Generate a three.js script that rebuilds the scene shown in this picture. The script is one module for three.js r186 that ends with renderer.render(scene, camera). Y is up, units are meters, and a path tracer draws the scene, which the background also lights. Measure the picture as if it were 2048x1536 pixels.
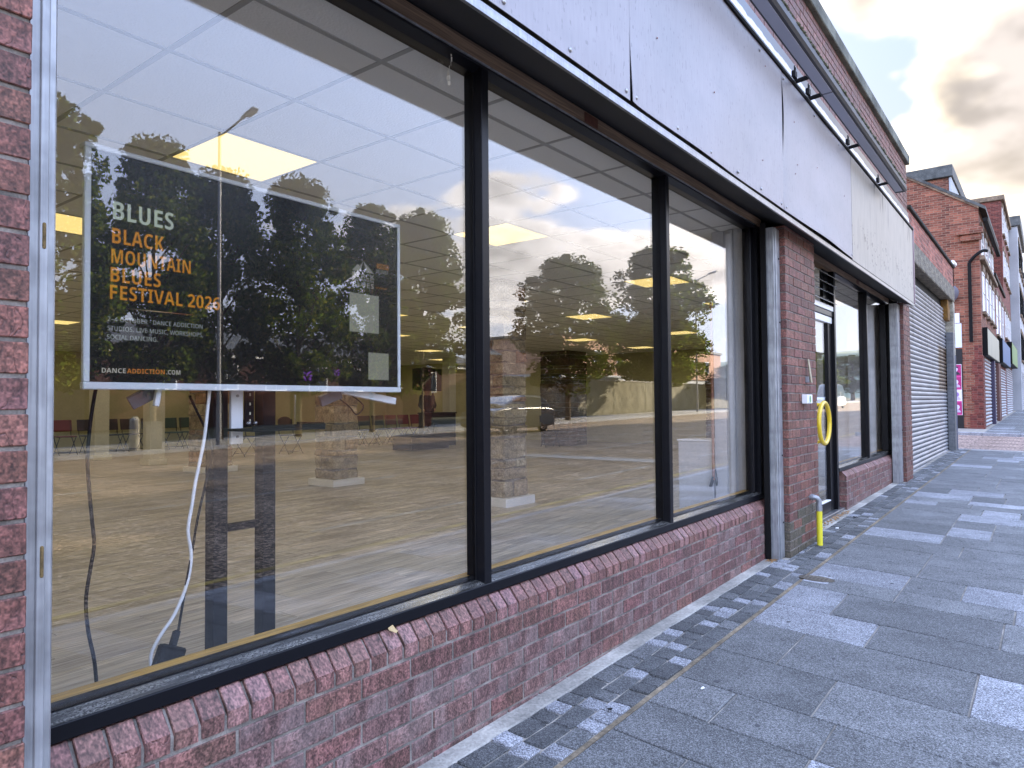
import * as THREE from 'three';
import { mergeGeometries } from 'three/addons/utils/BufferGeometryUtils.js';
import { RectAreaLightUniformsLib } from 'three/addons/lights/RectAreaLightUniformsLib.js';
import { MarchingCubes } from 'three/addons/objects/MarchingCubes.js';

// ------------------------------------------------------------------ camera, renderer
const scene = new THREE.Scene();
const camera = new THREE.PerspectiveCamera(57.39, 4 / 3, 0.05, 6000);
{
  const yaw = 0.65417, pitch = 0.027457, roll = -0.0081757;
  const F = new THREE.Vector3(Math.cos(yaw) * Math.cos(pitch), Math.sin(pitch), -Math.sin(yaw) * Math.cos(pitch));
  const r0 = new THREE.Vector3(Math.sin(yaw), 0, Math.cos(yaw)), u0 = r0.clone().cross(F);
  const r = r0.clone().multiplyScalar(Math.cos(roll)).addScaledVector(u0, Math.sin(roll));
  const u = u0.clone().multiplyScalar(Math.cos(roll)).addScaledVector(r0, -Math.sin(roll));
  camera.quaternion.setFromRotationMatrix(new THREE.Matrix4().makeBasis(r, u, F.clone().negate()));
  camera.position.set(0, 1.26, 1.69);
}
const renderer = new THREE.WebGLRenderer({ antialias: true });
renderer.toneMapping = THREE.LinearToneMapping;
renderer.toneMappingExposure = 5.2;
renderer.shadowMap.enabled = true;
RectAreaLightUniformsLib.init();

// ------------------------------------------------------------------ sun
const D2R = Math.PI / 180, SUN_AZ = -27 * D2R, SUN_EL = 20 * D2R;
const sunDir = new THREE.Vector3(Math.cos(SUN_EL) * Math.cos(SUN_AZ), Math.sin(SUN_EL), Math.cos(SUN_EL) * Math.sin(SUN_AZ));
const sun = new THREE.DirectionalLight(new THREE.Color(1.0, 0.87, 0.64), 5);
sun.position.copy(sunDir).multiplyScalar(200); sun.target.position.set(0, 0, 0);
sun.castShadow = true; sun.shadow.radius = 2; sun.shadow.mapSize.set(2048, 2048);
Object.assign(sun.shadow.camera, { left: -80, right: 80, top: 60, bottom: -60, near: 1, far: 500 });
scene.add(sun); scene.add(sun.target);

// ------------------------------------------------------------------ noise
let seed = 1234567;
const rnd = () => { seed = (Math.imul(seed, 1664525) + 1013904223) >>> 0; return seed / 4294967296; };
const rr = (a, b) => a + (b - a) * rnd();
const pick = a => a[Math.floor(rnd() * a.length) % a.length];
const hash = (x, y, z) => { let h = Math.imul(x, 374761393) ^ Math.imul(y, 668265263) ^ Math.imul(z, 1274126177); h = Math.imul(h ^ (h >>> 13), 1274126177); return ((h ^ (h >>> 16)) >>> 0) / 4294967296; };
const sm = t => t * t * (3 - 2 * t), lerp = (a, b, t) => a + (b - a) * t;
const sst = (a, b, x) => sm(Math.min(1, Math.max(0, (x - a) / (b - a))));
function vn2(x, y, px, py, s) {                       // value noise, periodic in px, py
  const xi = Math.floor(x), yi = Math.floor(y), u = sm(x - xi), v = sm(y - yi);
  const m = (a, p) => ((a % p) + p) % p, h = (i, j) => hash(m(i, px), m(j, py), s);
  return lerp(lerp(h(xi, yi), h(xi + 1, yi), u), lerp(h(xi, yi + 1), h(xi + 1, yi + 1), u), v);
}
function fb2(x, y, fx, fy, oct, s) {                  // x, y in 0..1
  let a = 0, w = 0.5, t = 0;
  for (let o = 0; o < oct; o++) { a += w * vn2(x * fx, y * fy, fx, fy, s + o * 17); t += w; w *= 0.5; fx *= 2; fy *= 2; }
  return a / t;
}
function vn3(x, y, z, s) {
  const xi = Math.floor(x), yi = Math.floor(y), zi = Math.floor(z), u = sm(x - xi), v = sm(y - yi), w = sm(z - zi);
  const h = (i, j, k) => hash(i + s * 31, j, k);
  return lerp(lerp(lerp(h(xi, yi, zi), h(xi + 1, yi, zi), u), lerp(h(xi, yi + 1, zi), h(xi + 1, yi + 1, zi), u), v),
    lerp(lerp(h(xi, yi, zi + 1), h(xi + 1, yi, zi + 1), u), lerp(h(xi, yi + 1, zi + 1), h(xi + 1, yi + 1, zi + 1), u), v), w);
}
const fb3 = (x, y, z, oct, s) => { let a = 0, w = 0.5, t = 0, f = 1; for (let o = 0; o < oct; o++) { a += w * vn3(x * f, y * f, z * f, s + o); t += w; w *= 0.5; f *= 2.03; } return a / t; };

// ------------------------------------------------------------------ sky: air and clouds, evening sun low behind a bank of cloud
{
  const W = 2048, H = 1024, data = new Float32Array(W * H * 4);
  // cloud positions: azimuth from +x towards +z, elevation, spread in both, weight
  const blobs = [[-1, 19.5, 6.5, 5, 0.34], [-3.5, 16, 5, 3.2, 0.3], [2, 25, 5, 5, 0.2], [-9.5, 27, 2.2, 2.2, 0.16], [36, 12.5, 7, 3.2, 0.33], [30, 10.5, 6, 2.6, 0.3], [23, 11, 6, 3.5, 0.3],
    [38.5, 16.8, 3.2, 1.6, 0.3], [33, 16.6, 2.2, 1.1, 0.24], [36, 18, 5, 1.1, 0.18], [49, 13.6, 2.6, 1.9, 0.26], [45, 14.5, 2, 2, 0.22], [55, 14, 3, 1.4, 0.12], [42, 8, 9, 3, 0.3], [13, 10, 7, 4, 0.26], [14, 18, 6, 4, 0.2]];
  const d = new THREE.Vector3(), bank = new THREE.Vector3(Math.cos(17 * D2R) * Math.cos(-5 * D2R), Math.sin(17 * D2R), Math.cos(17 * D2R) * Math.sin(-5 * D2R));
  for (let j = 0; j < H; j++) {
    const el = ((j + 0.5) / H - 0.5) * Math.PI, ce = Math.cos(el), se = Math.sin(el);
    for (let i = 0; i < W; i++) {
      const az = ((i + 0.5) / W - 0.5) * 2 * Math.PI, o = (j * W + i) * 4;
      let r, g, b;
      if (el < -0.02) { r = 0.2; g = 0.21; b = 0.22; }
      else {
        d.set(ce * Math.cos(az), se, ce * Math.sin(az));
        const ang = Math.acos(Math.min(1, d.dot(sunDir))) / D2R, an2 = Math.acos(Math.min(1, d.dot(bank))) / D2R, e = Math.max(0, el / D2R), a = az / D2R;
        const t = sst(0, 32, e);
        r = lerp(1.0, 0.9, t); g = lerp(1.1, 1.18, t); b = lerp(1.42, 2.05, t);       // air
        const k = 1 / (se + 0.22), nx = d.x * k * 4.6, nz = d.z * k * 4.6;
        let c = fb3(nx + 5.3, 1.7, nz + 2.1, 6, 3) * 0.75 + fb3(nx * 2.7, 7.1, nz * 2.7, 4, 11) * 0.25;
        let bias = 0;
        for (const q of blobs) { const u = (a - q[0]) / q[2], v = (e - q[1]) / q[3], m = u * u + v * v; if (m < 9) bias += q[4] * Math.exp(-m); }
        const dens = sst(0.57, 0.7, c + Math.min(bias * 1.25, 0.38) - 0.05);
        const c2 = fb3((nx + 0.1) * 1.7 + 5.3, 3.7, nz * 1.7 + 2.1, 5, 23);
        const thick = sst(0.62, 0.95, c + Math.min(bias, 0.42));
        const lit = 1.2 * lerp(1.2, 0.58, sst(0.35, 0.7, c2) * 0.55 + thick * 0.6);
        const cr = lit * lerp(1.3, 1.4, sst(50, 15, an2)), cg = lit * lerp(1.28, 1.3, sst(50, 15, an2)), cb = lit * lerp(1.42, 1.36, sst(50, 15, an2));
        r = lerp(r, cr, dens); g = lerp(g, cg, dens); b = lerp(b, cb, dens);
        const f = 0.27 + 0.73 * sst(10, 34, an2);                                          // the bank of cloud round the sun
        r *= f; g *= f; b *= f;
        const gl = (1 - 0.55 * thick * dens) * (0.5 * Math.exp(-ang / 4) + 0.22 * Math.exp(-ang / 10));
        const rim = dens * (1 - thick) * 0.5 * Math.exp(-an2 / 9) + 0.16 * Math.exp(-Math.pow((e - 11) / 5, 2) - Math.pow((a + 7) / 7, 2));
        r += gl * 1.0 + rim * 1.1; g += gl * 0.9 + rim * 0.9; b += gl * 0.62 + rim * 0.55;
      }
      data[o] = r * 0.52; data[o + 1] = g * 0.505; data[o + 2] = b * 0.455; data[o + 3] = 1;
    }
  }
  const sky = new THREE.DataTexture(data, W, H, THREE.RGBAFormat, THREE.FloatType);
  sky.mapping = THREE.EquirectangularReflectionMapping; sky.magFilter = sky.minFilter = THREE.LinearFilter; sky.wrapS = THREE.RepeatWrapping; sky.needsUpdate = true;
  scene.background = sky; scene.environment = sky;
}

// ------------------------------------------------------------------ textures
function tex(w, h, fn, srgb = true) {
  const a = new Uint8Array(w * h * 4);
  for (let j = 0; j < h; j++) for (let i = 0; i < w; i++) {
    const c = fn((i + 0.5) / w, (j + 0.5) / h, i, j), o = (j * w + i) * 4;
    if (typeof c === 'number') a[o] = a[o + 1] = a[o + 2] = Math.max(0, Math.min(255, c * 255)); else { a[o] = Math.max(0, Math.min(255, c[0] * 255)); a[o + 1] = Math.max(0, Math.min(255, c[1] * 255)); a[o + 2] = Math.max(0, Math.min(255, c[2] * 255)); }
    a[o + 3] = 255;
  }
  const t = new THREE.DataTexture(a, w, h); t.wrapS = t.wrapT = THREE.RepeatWrapping; t.magFilter = THREE.LinearFilter; t.minFilter = THREE.LinearMipmapLinearFilter; t.generateMipmaps = true;
  if (srgb) t.colorSpace = THREE.SRGBColorSpace; t.needsUpdate = true; return t;
}
const canvasTex = (w, h, draw) => { const c = document.createElement('canvas'); c.width = w; c.height = h; draw(c.getContext('2d'), w, h); const t = new THREE.CanvasTexture(c); t.colorSpace = THREE.SRGBColorSpace; t.magFilter = THREE.LinearFilter; return t; };
// clay: vertical drags and creases, pits, patches (greys multiply the material colour)
const brickFn = (u, v) => { const drag = fb2(u, v, 80, 14, 3, 5), p = fb2(u, v, 14, 14, 4, 9), pit = fb2(u, v, 210, 180, 2, 15), cr = fb2(u + 0.05 * p, v, 34, 11, 4, 33); return { drag, p, pit, crease: Math.exp(-Math.pow((cr - 0.5) / 0.016, 2)) * sst(0.4, 0.6, p) }; };
const T = {};
T.brick = tex(1024, 1024, (u, v) => { const q = brickFn(u, v), l = 0.62 + 0.3 * (q.drag - 0.5) + 0.3 * (q.p - 0.5) + 0.55 * (q.pit - 0.5) - 0.17 * q.crease, w = sst(0.62, 0.8, fb2(u, v, 5, 5, 4, 71)); return [l + 0.1 * w, l * 0.98 + 0.12 * w - 0.05 * (q.p - 0.5), l * 0.98 + 0.16 * w]; });
T.brickBump = tex(1024, 1024, (u, v) => { const q = brickFn(u, v); return 0.6 + 0.35 * (q.drag - 0.5) + 0.25 * (q.pit - 0.5) - 0.45 * q.crease; }, false);
T.bloom = tex(1024, 1024, (u, v) => { const q = brickFn(u, v), l = 0.62 + 0.3 * (q.drag - 0.5) + 0.3 * (q.p - 0.5) + 0.5 * (q.pit - 0.5) - 0.18 * q.crease, w = 0.3 * sst(0.38, 0.62, fb2(u, v, 8, 8, 5, 71)) * (0.6 + 0.4 * fb2(u, v, 90, 60, 2, 4)); return [lerp(l, 0.86, w), lerp(l, 1.0, w) + 0.12 * w, lerp(l, 1.0, w) + 0.16 * w]; });
T.granite = tex(1024, 1024, (u, v, i, j) => { const s = hash(i, j, 3), s2 = fb2(u, v, 260, 260, 2, 6), p = fb2(u, v, 6, 6, 4, 8); const l = 0.61 + 0.75 * (s2 - 0.5) + 0.42 * (s - 0.5) + 0.24 * (p - 0.5); return [l, l, l * 1.01]; });
T.graniteBump = tex(512, 512, (u, v) => fb2(u, v, 150, 150, 2, 6), false);
T.asphalt = tex(1024, 1024, (u, v) => { const a = 0.5 + 1.7 * (fb2(u, v, 70, 70, 3, 21) - 0.5), p = fb2(u, v, 5, 3, 4, 22), s = sst(0.6, 0.7, a); return [0.5 + 0.5 * (a - 0.5) + 0.3 * (p - 0.5) + 0.2 * s, 0.47 + 0.5 * (a - 0.5) + 0.3 * (p - 0.5) + 0.17 * s, 0.43 + 0.5 * (a - 0.5) + 0.3 * (p - 0.5) + 0.14 * s]; });
T.asphaltBump = tex(512, 512, (u, v) => fb2(u, v, 80, 80, 3, 21), false);
T.oak = tex(1024, 1024, (u, v) => { const w = fb2(u, v, 3, 14, 4, 41), g = fb2(u + 0.02 * w, v + 0.03 * w, 6, 160, 3, 43), k = Math.sin((v * 34 + 4 * w) * 6.28) * 0.5 + 0.5, m = fb2(u, v, 5, 5, 3, 47); const l = 0.66 + 0.34 * (g - 0.5) + 0.14 * (k - 0.5) * m + 0.3 * (w - 0.5); return [l, l * 0.965, l * 0.905]; });
T.galv = tex(512, 1024, (u, v) => { const s = fb2(u, v, 60, 4, 3, 51), p = fb2(u, v, 8, 16, 4, 53); const l = 0.72 + 0.16 * (s - 0.5) + 0.25 * (p - 0.5); return [l, l, l]; });
T.sheet = tex(1024, 1024, (u, v) => { const s = fb2(u, v, 220, 12, 3, 61), p = fb2(u, v, 4, 4, 4, 63), k = sst(0.76, 0.82, fb2(u, v, 260, 30, 2, 65)); const l = 0.8 + 0.05 * (s - 0.5) + 0.12 * (p - 0.5) - 0.1 * k; return [l + 0.03 * (p - 0.5), l * 0.995, l]; });
T.sheetBump = tex(512, 512, (u, v) => fb2(u, v, 3, 3, 3, 67), false);
const mould = (u, v) => { const st0 = 0; const st = sst(0.55, 0.75, fb2(u, v, 60, 3, 3, 73)), low = sst(0.55, 0.3, v) * sst(0.05, 0.15, v), sp = sst(0.74, 0.79, fb2(u, v, 130, 30, 2, 75)) * low * sst(0.4, 0.6, fb2(u, v, 7, 3, 3, 79)), dr = sst(0.58, 0.75, fb2(u, v, 70, 2, 3, 77)) * sst(0.35, 0.95, v) * sst(0.5, 0.7, fb2(u, v, 6, 2, 3, 78)) * 0.8; return Math.min(1, sp * 0.95 + dr * 0.75 + st * 0.07); };
T.mould = tex(1024, 512, (u, v) => { const m = mould(u, v), s = fb2(u, v, 200, 10, 3, 61), l = 0.84 + 0.1 * (s - 0.5); return [lerp(l, 0.16, m), lerp(l * 0.98, 0.16, m), lerp(l * 0.95, 0.16, m)]; });
T.stone = tex(1024, 1024, (u, v) => { const a = fb2(u, v, 7, 7, 5, 81), g = fb2(u, v, 70, 70, 3, 83), l = 0.6 + 0.5 * (a - 0.5) + 0.3 * (g - 0.5); return [l, l * 0.96, l * 0.88]; });
T.stoneBump = tex(512, 512, (u, v) => fb2(u, v, 12, 12, 5, 81), false);
T.concrete = tex(512, 512, (u, v) => { const a = fb2(u, v, 5, 5, 5, 91), g = fb2(u, v, 90, 90, 2, 93), l = 0.68 + 0.4 * (a - 0.5) + 0.18 * (g - 0.5); return [l, l * 0.98, l * 0.94]; });
T.wall = tex(512, 512, (u, v) => { const a = fb2(u, v, 4, 4, 4, 95), g = fb2(u, v, 80, 80, 2, 97), l = 0.86 + 0.12 * (a - 0.5) + 0.06 * (g - 0.5); return [l, l, l]; });
T.dust = tex(1024, 256, (u, v) => { const a = sst(0.25, 0.75, fb2(u, v, 6, 9, 4, 99)) * sst(0.3, 0.65, fb2(u, v, 240, 60, 2, 101)); const l = 0.2 + 0.26 * a; return [l, l * 0.98, l * 0.94]; });
// courses of brick too far off to pick apart: 1 m x 0.6 m tile = 8 courses
const farBrick = (u, v) => { const row = Math.floor(v * 8), fy = v * 8 - row, bx = u * 4.444 + (row % 2) * 0.5, col = Math.floor(bx), fx = bx - col, joint = fy < 0.14 || fx < 0.05; return { joint, h: hash(col, row, 7) }; };
T.farBrick = tex(512, 512, (u, v) => { const U = u * 9 / 4.444, q = farBrick(U, v), n = fb2(u, v, 40, 40, 3, 3), p = fb2(u, v, 3, 3, 3, 5); if (q.joint) return [0.62 + 0.1 * n, 0.56 + 0.1 * n, 0.5 + 0.1 * n]; const l = 0.5 + 0.24 * (q.h - 0.5) + 0.25 * (n - 0.5) + 0.2 * (p - 0.5); return [l + 0.1, l * 0.74, l * 0.62]; });
T.farBrickBump = tex(256, 256, (u, v) => farBrick(u * 9 / 4.444, v).joint ? 0.2 : 0.8, false);
T.rust = tex(1024, 512, (u, v) => { const r = sst(0.74, 0.78, u) * sst(0.42, 0.46, v) * sst(0.74, 0.7, v) * (0.5 + 0.5 * sst(0.3, 0.6, fb2(u, v, 40, 10, 4, 103))), s = fb2(u, v, 10, 50, 3, 105), k = sst(0.58, 0.75, fb2(u, v, 60, 8, 4, 107)) * sst(0.5, 0.85, v) * 0.5, l = 0.74 + 0.25 * (s - 0.5); return [lerp(lerp(l, 0.18, k), 0.42, r), lerp(lerp(l, 0.18, k), 0.29, r), lerp(lerp(l, 0.18, k), 0.13, r)]; });

// ------------------------------------------------------------------ geometry helpers
const V = (x, y, z) => new THREE.Vector3(x, y, z);
function fromTris(tris, ou = 0, ov = 0, uvf) {          // triangles as [a, b, c] of Vector3, flat normals, uv in metres by the way the face points
  const P = [], N = [], U = [];
  for (const [a, b, c] of tris) {
    const n = b.clone().sub(a).cross(c.clone().sub(a)).normalize(), ax = Math.abs(n.x), ay = Math.abs(n.y), az = Math.abs(n.z);
    for (const p of [a, b, c]) { P.push(p.x, p.y, p.z); N.push(n.x, n.y, n.z); const uv = uvf ? uvf(p, n) : az >= ax && az >= ay ? [p.x, p.y] : ay >= ax ? [p.x, p.z] : [p.z, p.y]; U.push(uv[0] + ou, uv[1] + ov); }
  }
  const g = new THREE.BufferGeometry(); g.setAttribute('position', new THREE.Float32BufferAttribute(P, 3)); g.setAttribute('normal', new THREE.Float32BufferAttribute(N, 3)); g.setAttribute('uv', new THREE.Float32BufferAttribute(U, 2)); return g;
}
const cache = new Map();
function cbox(w, h, d, c = 0.003, ou = 0, ov = 0, rough = 0) {    // chamfered box, centred, 44 triangles
  const key = [w, h, d, c, ou, ov, rough].map(x => Math.round(x * 1e4)).join(); if (cache.has(key)) return cache.get(key);
  const hs = [w / 2, h / 2, d / 2]; c = Math.min(c, 0.45 * Math.min(w, h, d));
  let jit = 1; const vs = {};
  for (const sx of [-1, 1]) for (const sy of [-1, 1]) for (const sz of [-1, 1]) {
    const j = rough ? [0, 1, 2].map(() => (hash(jit++, Math.round(ou * 1000), Math.round(ov * 1000) + 5) - 0.5) * rough) : [0, 0, 0];
    for (let a = 0; a < 3; a++) { const p = [sx, sy, sz].map((s, i) => s * (hs[i] - (i === a ? 0 : c)) + j[i]); vs[[sx, sy, sz, a].join()] = V(...p); }
  }
  const g = (s, a) => vs[[...s, a].join()], tris = [], add = pts => { const m = pts.reduce((q, p) => q.add(p), V(0, 0, 0)), n = pts[1].clone().sub(pts[0]).cross(pts[2].clone().sub(pts[0])); if (n.dot(m) < 0) pts.reverse(); for (let i = 1; i < pts.length - 1; i++) tris.push([pts[0], pts[i], pts[i + 1]]); };
  for (let a = 0; a < 3; a++) for (const s of [-1, 1]) { const b = (a + 1) % 3, e = (a + 2) % 3, q = [[-1, -1], [1, -1], [1, 1], [-1, 1]].map(([m, n]) => { const t = [0, 0, 0]; t[a] = s; t[b] = m; t[e] = n; return g(t, a); }); add(q); }
  for (let a = 0; a < 3; a++) { const b = (a + 1) % 3, e = (a + 2) % 3; for (const m of [-1, 1]) for (const n of [-1, 1]) { const t0 = [0, 0, 0], t1 = [0, 0, 0]; t0[a] = -1; t1[a] = 1; t0[b] = t1[b] = m; t0[e] = t1[e] = n; add([g(t0, b), g(t1, b), g(t1, e), g(t0, e)]); } }
  for (const sx of [-1, 1]) for (const sy of [-1, 1]) for (const sz of [-1, 1]) add([0, 1, 2].map(a => g([sx, sy, sz], a)));
  const geo = fromTris(tris, ou, ov); cache.set(key, geo); return geo;
}
// a box given by its limits, uv in world metres
function lim(x0, x1, y0, y1, z0, z1, c = 0.002) { const g = cbox(x1 - x0, y1 - y0, z1 - z0, c).clone(); const x = (x0 + x1) / 2, y = (y0 + y1) / 2, z = (z0 + z1) / 2; g.translate(x, y, z); return g; }
// a profile in (z, y) pulled along x
function prism(profile, x0, x1, bevel = 0) {
  const s = new THREE.Shape(profile.map(([z, y]) => new THREE.Vector2(-z, y)));
  const g = new THREE.ExtrudeGeometry(s, { depth: x1 - x0 - 2 * bevel, bevelEnabled: bevel > 0, bevelThickness: bevel, bevelSize: bevel, bevelOffset: -bevel, bevelSegments: 1, curveSegments: 6 });
  g.rotateY(Math.PI / 2); g.translate(x0 + bevel, 0, 0); return planar(g);
}
function planar(g) { const q = g.index ? g.toNonIndexed() : g, p = q.attributes.position, n = q.attributes.normal, u = []; for (let i = 0; i < p.count; i++) { const ax = Math.abs(n.getX(i)), ay = Math.abs(n.getY(i)), az = Math.abs(n.getZ(i)); if (az >= ax && az >= ay) u.push(p.getX(i), p.getY(i)); else if (ay >= ax) u.push(p.getX(i), p.getZ(i)); else u.push(p.getZ(i), p.getY(i)); } q.setAttribute('uv', new THREE.Float32BufferAttribute(u, 2)); return q; }
const tube = (pts, r, seg = 48, rs = 8) => new THREE.TubeGeometry(new THREE.CatmullRomCurve3(pts.map(p => V(...p))), seg, r, rs);
function bar(a, b, r, n = 8) { const A = V(...a), B = V(...b), g = new THREE.CylinderGeometry(r, r, A.distanceTo(B), n); g.applyQuaternion(new THREE.Quaternion().setFromUnitVectors(V(0, 1, 0), B.clone().sub(A).normalize())); g.translate(...A.add(B).multiplyScalar(0.5).toArray()); return g; }
function strut(a, b, w, d) { const A = V(...a), B = V(...b), g = cbox(w, A.distanceTo(B), d, 0.002).clone(); g.applyQuaternion(new THREE.Quaternion().setFromUnitVectors(V(0, 1, 0), B.clone().sub(A).normalize())); g.translate(...A.add(B).multiplyScalar(0.5).toArray()); return g; }
const cyl = (r0, r1, h, n = 16) => new THREE.CylinderGeometry(r0, r1, h, n);
const at = (g, x, y, z) => { const c = g.clone(); c.translate(x, y, z); return c; };
function join(list) { return mergeGeometries(list.map(g => { const q = g.index ? g.toNonIndexed() : g.clone(); for (const k of Object.keys(q.attributes)) if (!['position', 'normal', 'uv'].includes(k)) q.deleteAttribute(k); return q; })); }

// ------------------------------------------------------------------ objects
const taken = {};
const numbered = n => { const k = taken[n] = (taken[n] ?? -1) + 1; return k ? `${n}_${String(k).padStart(3, '0')}` : n; };
function mesh(name, g, m, parent) { const o = new THREE.Mesh(Array.isArray(g) ? (g.length > 1 ? join(g) : g[0]) : g, m); o.name = name; parent.add(o); return o; }
function thing(name, label, category, pos = [0, 0, 0], turn = 0, group) { const o = new THREE.Group(); o.name = numbered(name); o.position.set(...pos); o.rotation.y = turn; o.userData = { label, category }; if (group) o.userData.group = group; scene.add(o); return o; }
function solid(name, g, m, label, category, group) { const o = mesh(numbered(name), g, m, scene); o.userData = { label, category }; if (group) o.userData.group = group; return o; }
function setting(name, g, m, label) { const o = g ? mesh(numbered(name), g, m, scene) : new THREE.Group(); if (!g) { o.name = numbered(name); scene.add(o); } o.userData = { kind: 'structure' }; if (label) o.userData.label = label; return o; }
function part(name, parent) { const o = new THREE.Group(); o.name = name; parent.add(o); return o; }
function copy(src, pos, turn, label, group) { const o = src.clone(); o.name = numbered(src.name.replace(/_\d{3}$/, '')); o.position.set(...pos); o.rotation.y = turn; o.userData = { ...src.userData, label }; if (group) o.userData.group = group; scene.add(o); return o; }

// ------------------------------------------------------------------ materials (linear base colours)
function mat(c, roughness = 0.8, o = {}) { const m = new (o.physical ? THREE.MeshPhysicalMaterial : THREE.MeshStandardMaterial)({ color: new THREE.Color().setRGB(...c), roughness }); const { physical, ...q } = o; Object.assign(m, q); return m; }
const rep = (t, x, y = x, ox = 0, oy = 0) => { const c = t.clone(); c.repeat.set(x, y); c.offset.set(ox, oy); c.needsUpdate = true; return c; };
const BRT = rep(T.brick, 1), BRB = rep(T.brickBump, 1);
const clay = (r, g, b) => mat([r / 0.342, g / 0.342, b / 0.342], 0.62, { map: BRT, bumpMap: BRB, bumpScale: 0.0035 });
const brickMats = [[0.155, 0.063, 0.046], [0.14, 0.056, 0.043], [0.168, 0.07, 0.05], [0.128, 0.054, 0.045], [0.148, 0.06, 0.048], [0.176, 0.078, 0.056]].map(c => clay(...c));
const stallMats = [[0.165, 0.08, 0.068], [0.152, 0.072, 0.064], [0.176, 0.086, 0.07], [0.14, 0.072, 0.067]].map(c => clay(...c));
const bloomMats = [[0.165, 0.088, 0.078], [0.155, 0.082, 0.074], [0.175, 0.092, 0.08]].map(([r, g, b]) => mat([r / 0.342, g / 0.342, b / 0.342], 0.75, { map: rep(T.bloom, 1), bumpMap: BRB, bumpScale: 0.004 }));
const capMats = [[0.172, 0.086, 0.072], [0.16, 0.078, 0.067], [0.185, 0.095, 0.077]].map(c => clay(...c));
const M = {
  mortar: mat([0.42, 0.38, 0.36], 0.95, { map: rep(T.concrete, 3), bumpMap: T.graniteBump, bumpScale: 0.002 }),
  mortarGrey: mat([0.5, 0.46, 0.44], 0.95, { map: rep(T.concrete, 3) }),
  black: mat([0.006, 0.006, 0.008], 0.3, { physical: true, specularIntensity: 0.4 }),
  blackMatt: mat([0.009, 0.0085, 0.009], 0.6, { physical: true, specularIntensity: 0.2 }),
  dusty: mat([0.9, 0.9, 0.9], 0.2, { map: rep(T.dust, 1.1, 9) }),
  galv: mat([0.72, 0.73, 0.75], 0.42, { metalness: 0.45, map: rep(T.galv, 3, 1) }),
  timber: mat([0.5, 0.37, 0.29], 0.75, { map: rep(T.oak, 0.7, 2), bumpMap: T.stoneBump, bumpScale: 0.003 }),
  soffit: mat([0.012, 0.012, 0.014], 0.7),
  ochre: mat([0.95, 0.6, 0.14], 0.6, { map: rep(T.oak, 1.2) }),
  silver: mat([0.55, 0.55, 0.57], 0.35, { metalness: 0.8, map: rep(T.galv, 2) }),
  screw: mat([0.35, 0.35, 0.36], 0.35, { metalness: 0.9 }),
  glass: mat([1, 1, 1], 0, { physical: true, transmission: 1, thickness: 0, ior: 1.66 }),
  sheet: mat([0.47, 0.45, 0.475], 0.42, { map: rep(T.sheet, 0.42, 1), bumpMap: rep(T.sheetBump, 0.5), bumpScale: 0.012 }),
  mould: mat([0.44, 0.42, 0.39], 0.4, { map: rep(T.mould, 0.247, 1, -1.912, 0), bumpMap: rep(T.sheetBump, 0.5), bumpScale: 0.012 }),
  white: mat([0.74, 0.74, 0.76], 0.5, { map: T.wall }),
  whitePaint: mat([0.8, 0.8, 0.8], 0.35),
  cream: mat([0.84, 0.82, 0.68], 0.75, { map: rep(T.wall, 0.5) }),
  tile: mat([0.84, 0.84, 0.82], 0.9, { bumpMap: T.graniteBump, bumpScale: 0.0015 }),
  grid: mat([0.42, 0.42, 0.41], 0.6),
  concrete: mat([0.75, 0.73, 0.7], 0.9, { map: rep(T.concrete, 1), bumpMap: T.graniteBump, bumpScale: 0.003 }),
  coping: mat([0.3, 0.32, 0.28], 0.9, { map: rep(T.concrete, 1), bumpMap: T.graniteBump, bumpScale: 0.003 }),
  roof: mat([0.1, 0.1, 0.11], 0.8, { map: rep(T.stone, 0.5) }),
  yellow: mat([0.72, 0.5, 0.02], 0.3, { physical: true, clearcoat: 0.4, clearcoatRoughness: 0.2 }),
  pipeYellow: mat([0.7, 0.62, 0.03], 0.5),
  pipeGrey: mat([0.3, 0.31, 0.33], 0.45, { metalness: 0.5 }),
  slate: mat([0.2, 0.22, 0.25], 0.7, { map: rep(T.stone, 0.8) }),
  farBrick: mat([0.6, 0.55, 0.47], 0.85, { map: rep(T.farBrick, 0.4938, 1.6667), bumpMap: rep(T.farBrickBump, 0.4938, 1.6667), bumpScale: 0.006 }),
  farBrickDark: mat([0.5, 0.34, 0.34], 0.85, { map: rep(T.farBrick, 0.4938, 1.6667), bumpMap: rep(T.farBrickBump, 0.4938, 1.6667), bumpScale: 0.006 }),
  render: mat([0.55, 0.56, 0.58], 0.85, { map: rep(T.wall, 0.4) }),
  shutter: mat([0.58, 0.57, 0.585], 0.4, { metalness: 0.25, map: rep(T.rust, 1 / 5.9, 1 / 3.3, -12.4 / 5.9, 0) }),
  asphalt: mat([0.72, 0.6, 0.5], 0.92, { map: rep(T.asphalt, 0.55), bumpMap: rep(T.asphaltBump, 0.7), bumpScale: 0.02 }),
  roadWhite: mat([0.72, 0.7, 0.65], 0.8, { map: rep(T.concrete, 1) }),
  roadYellow: mat([0.8, 0.58, 0.14], 0.8, { map: rep(T.concrete, 1) }),
  earth: mat([0.3, 0.29, 0.26], 1, { map: rep(T.stone, 0.3) }),
};

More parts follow.
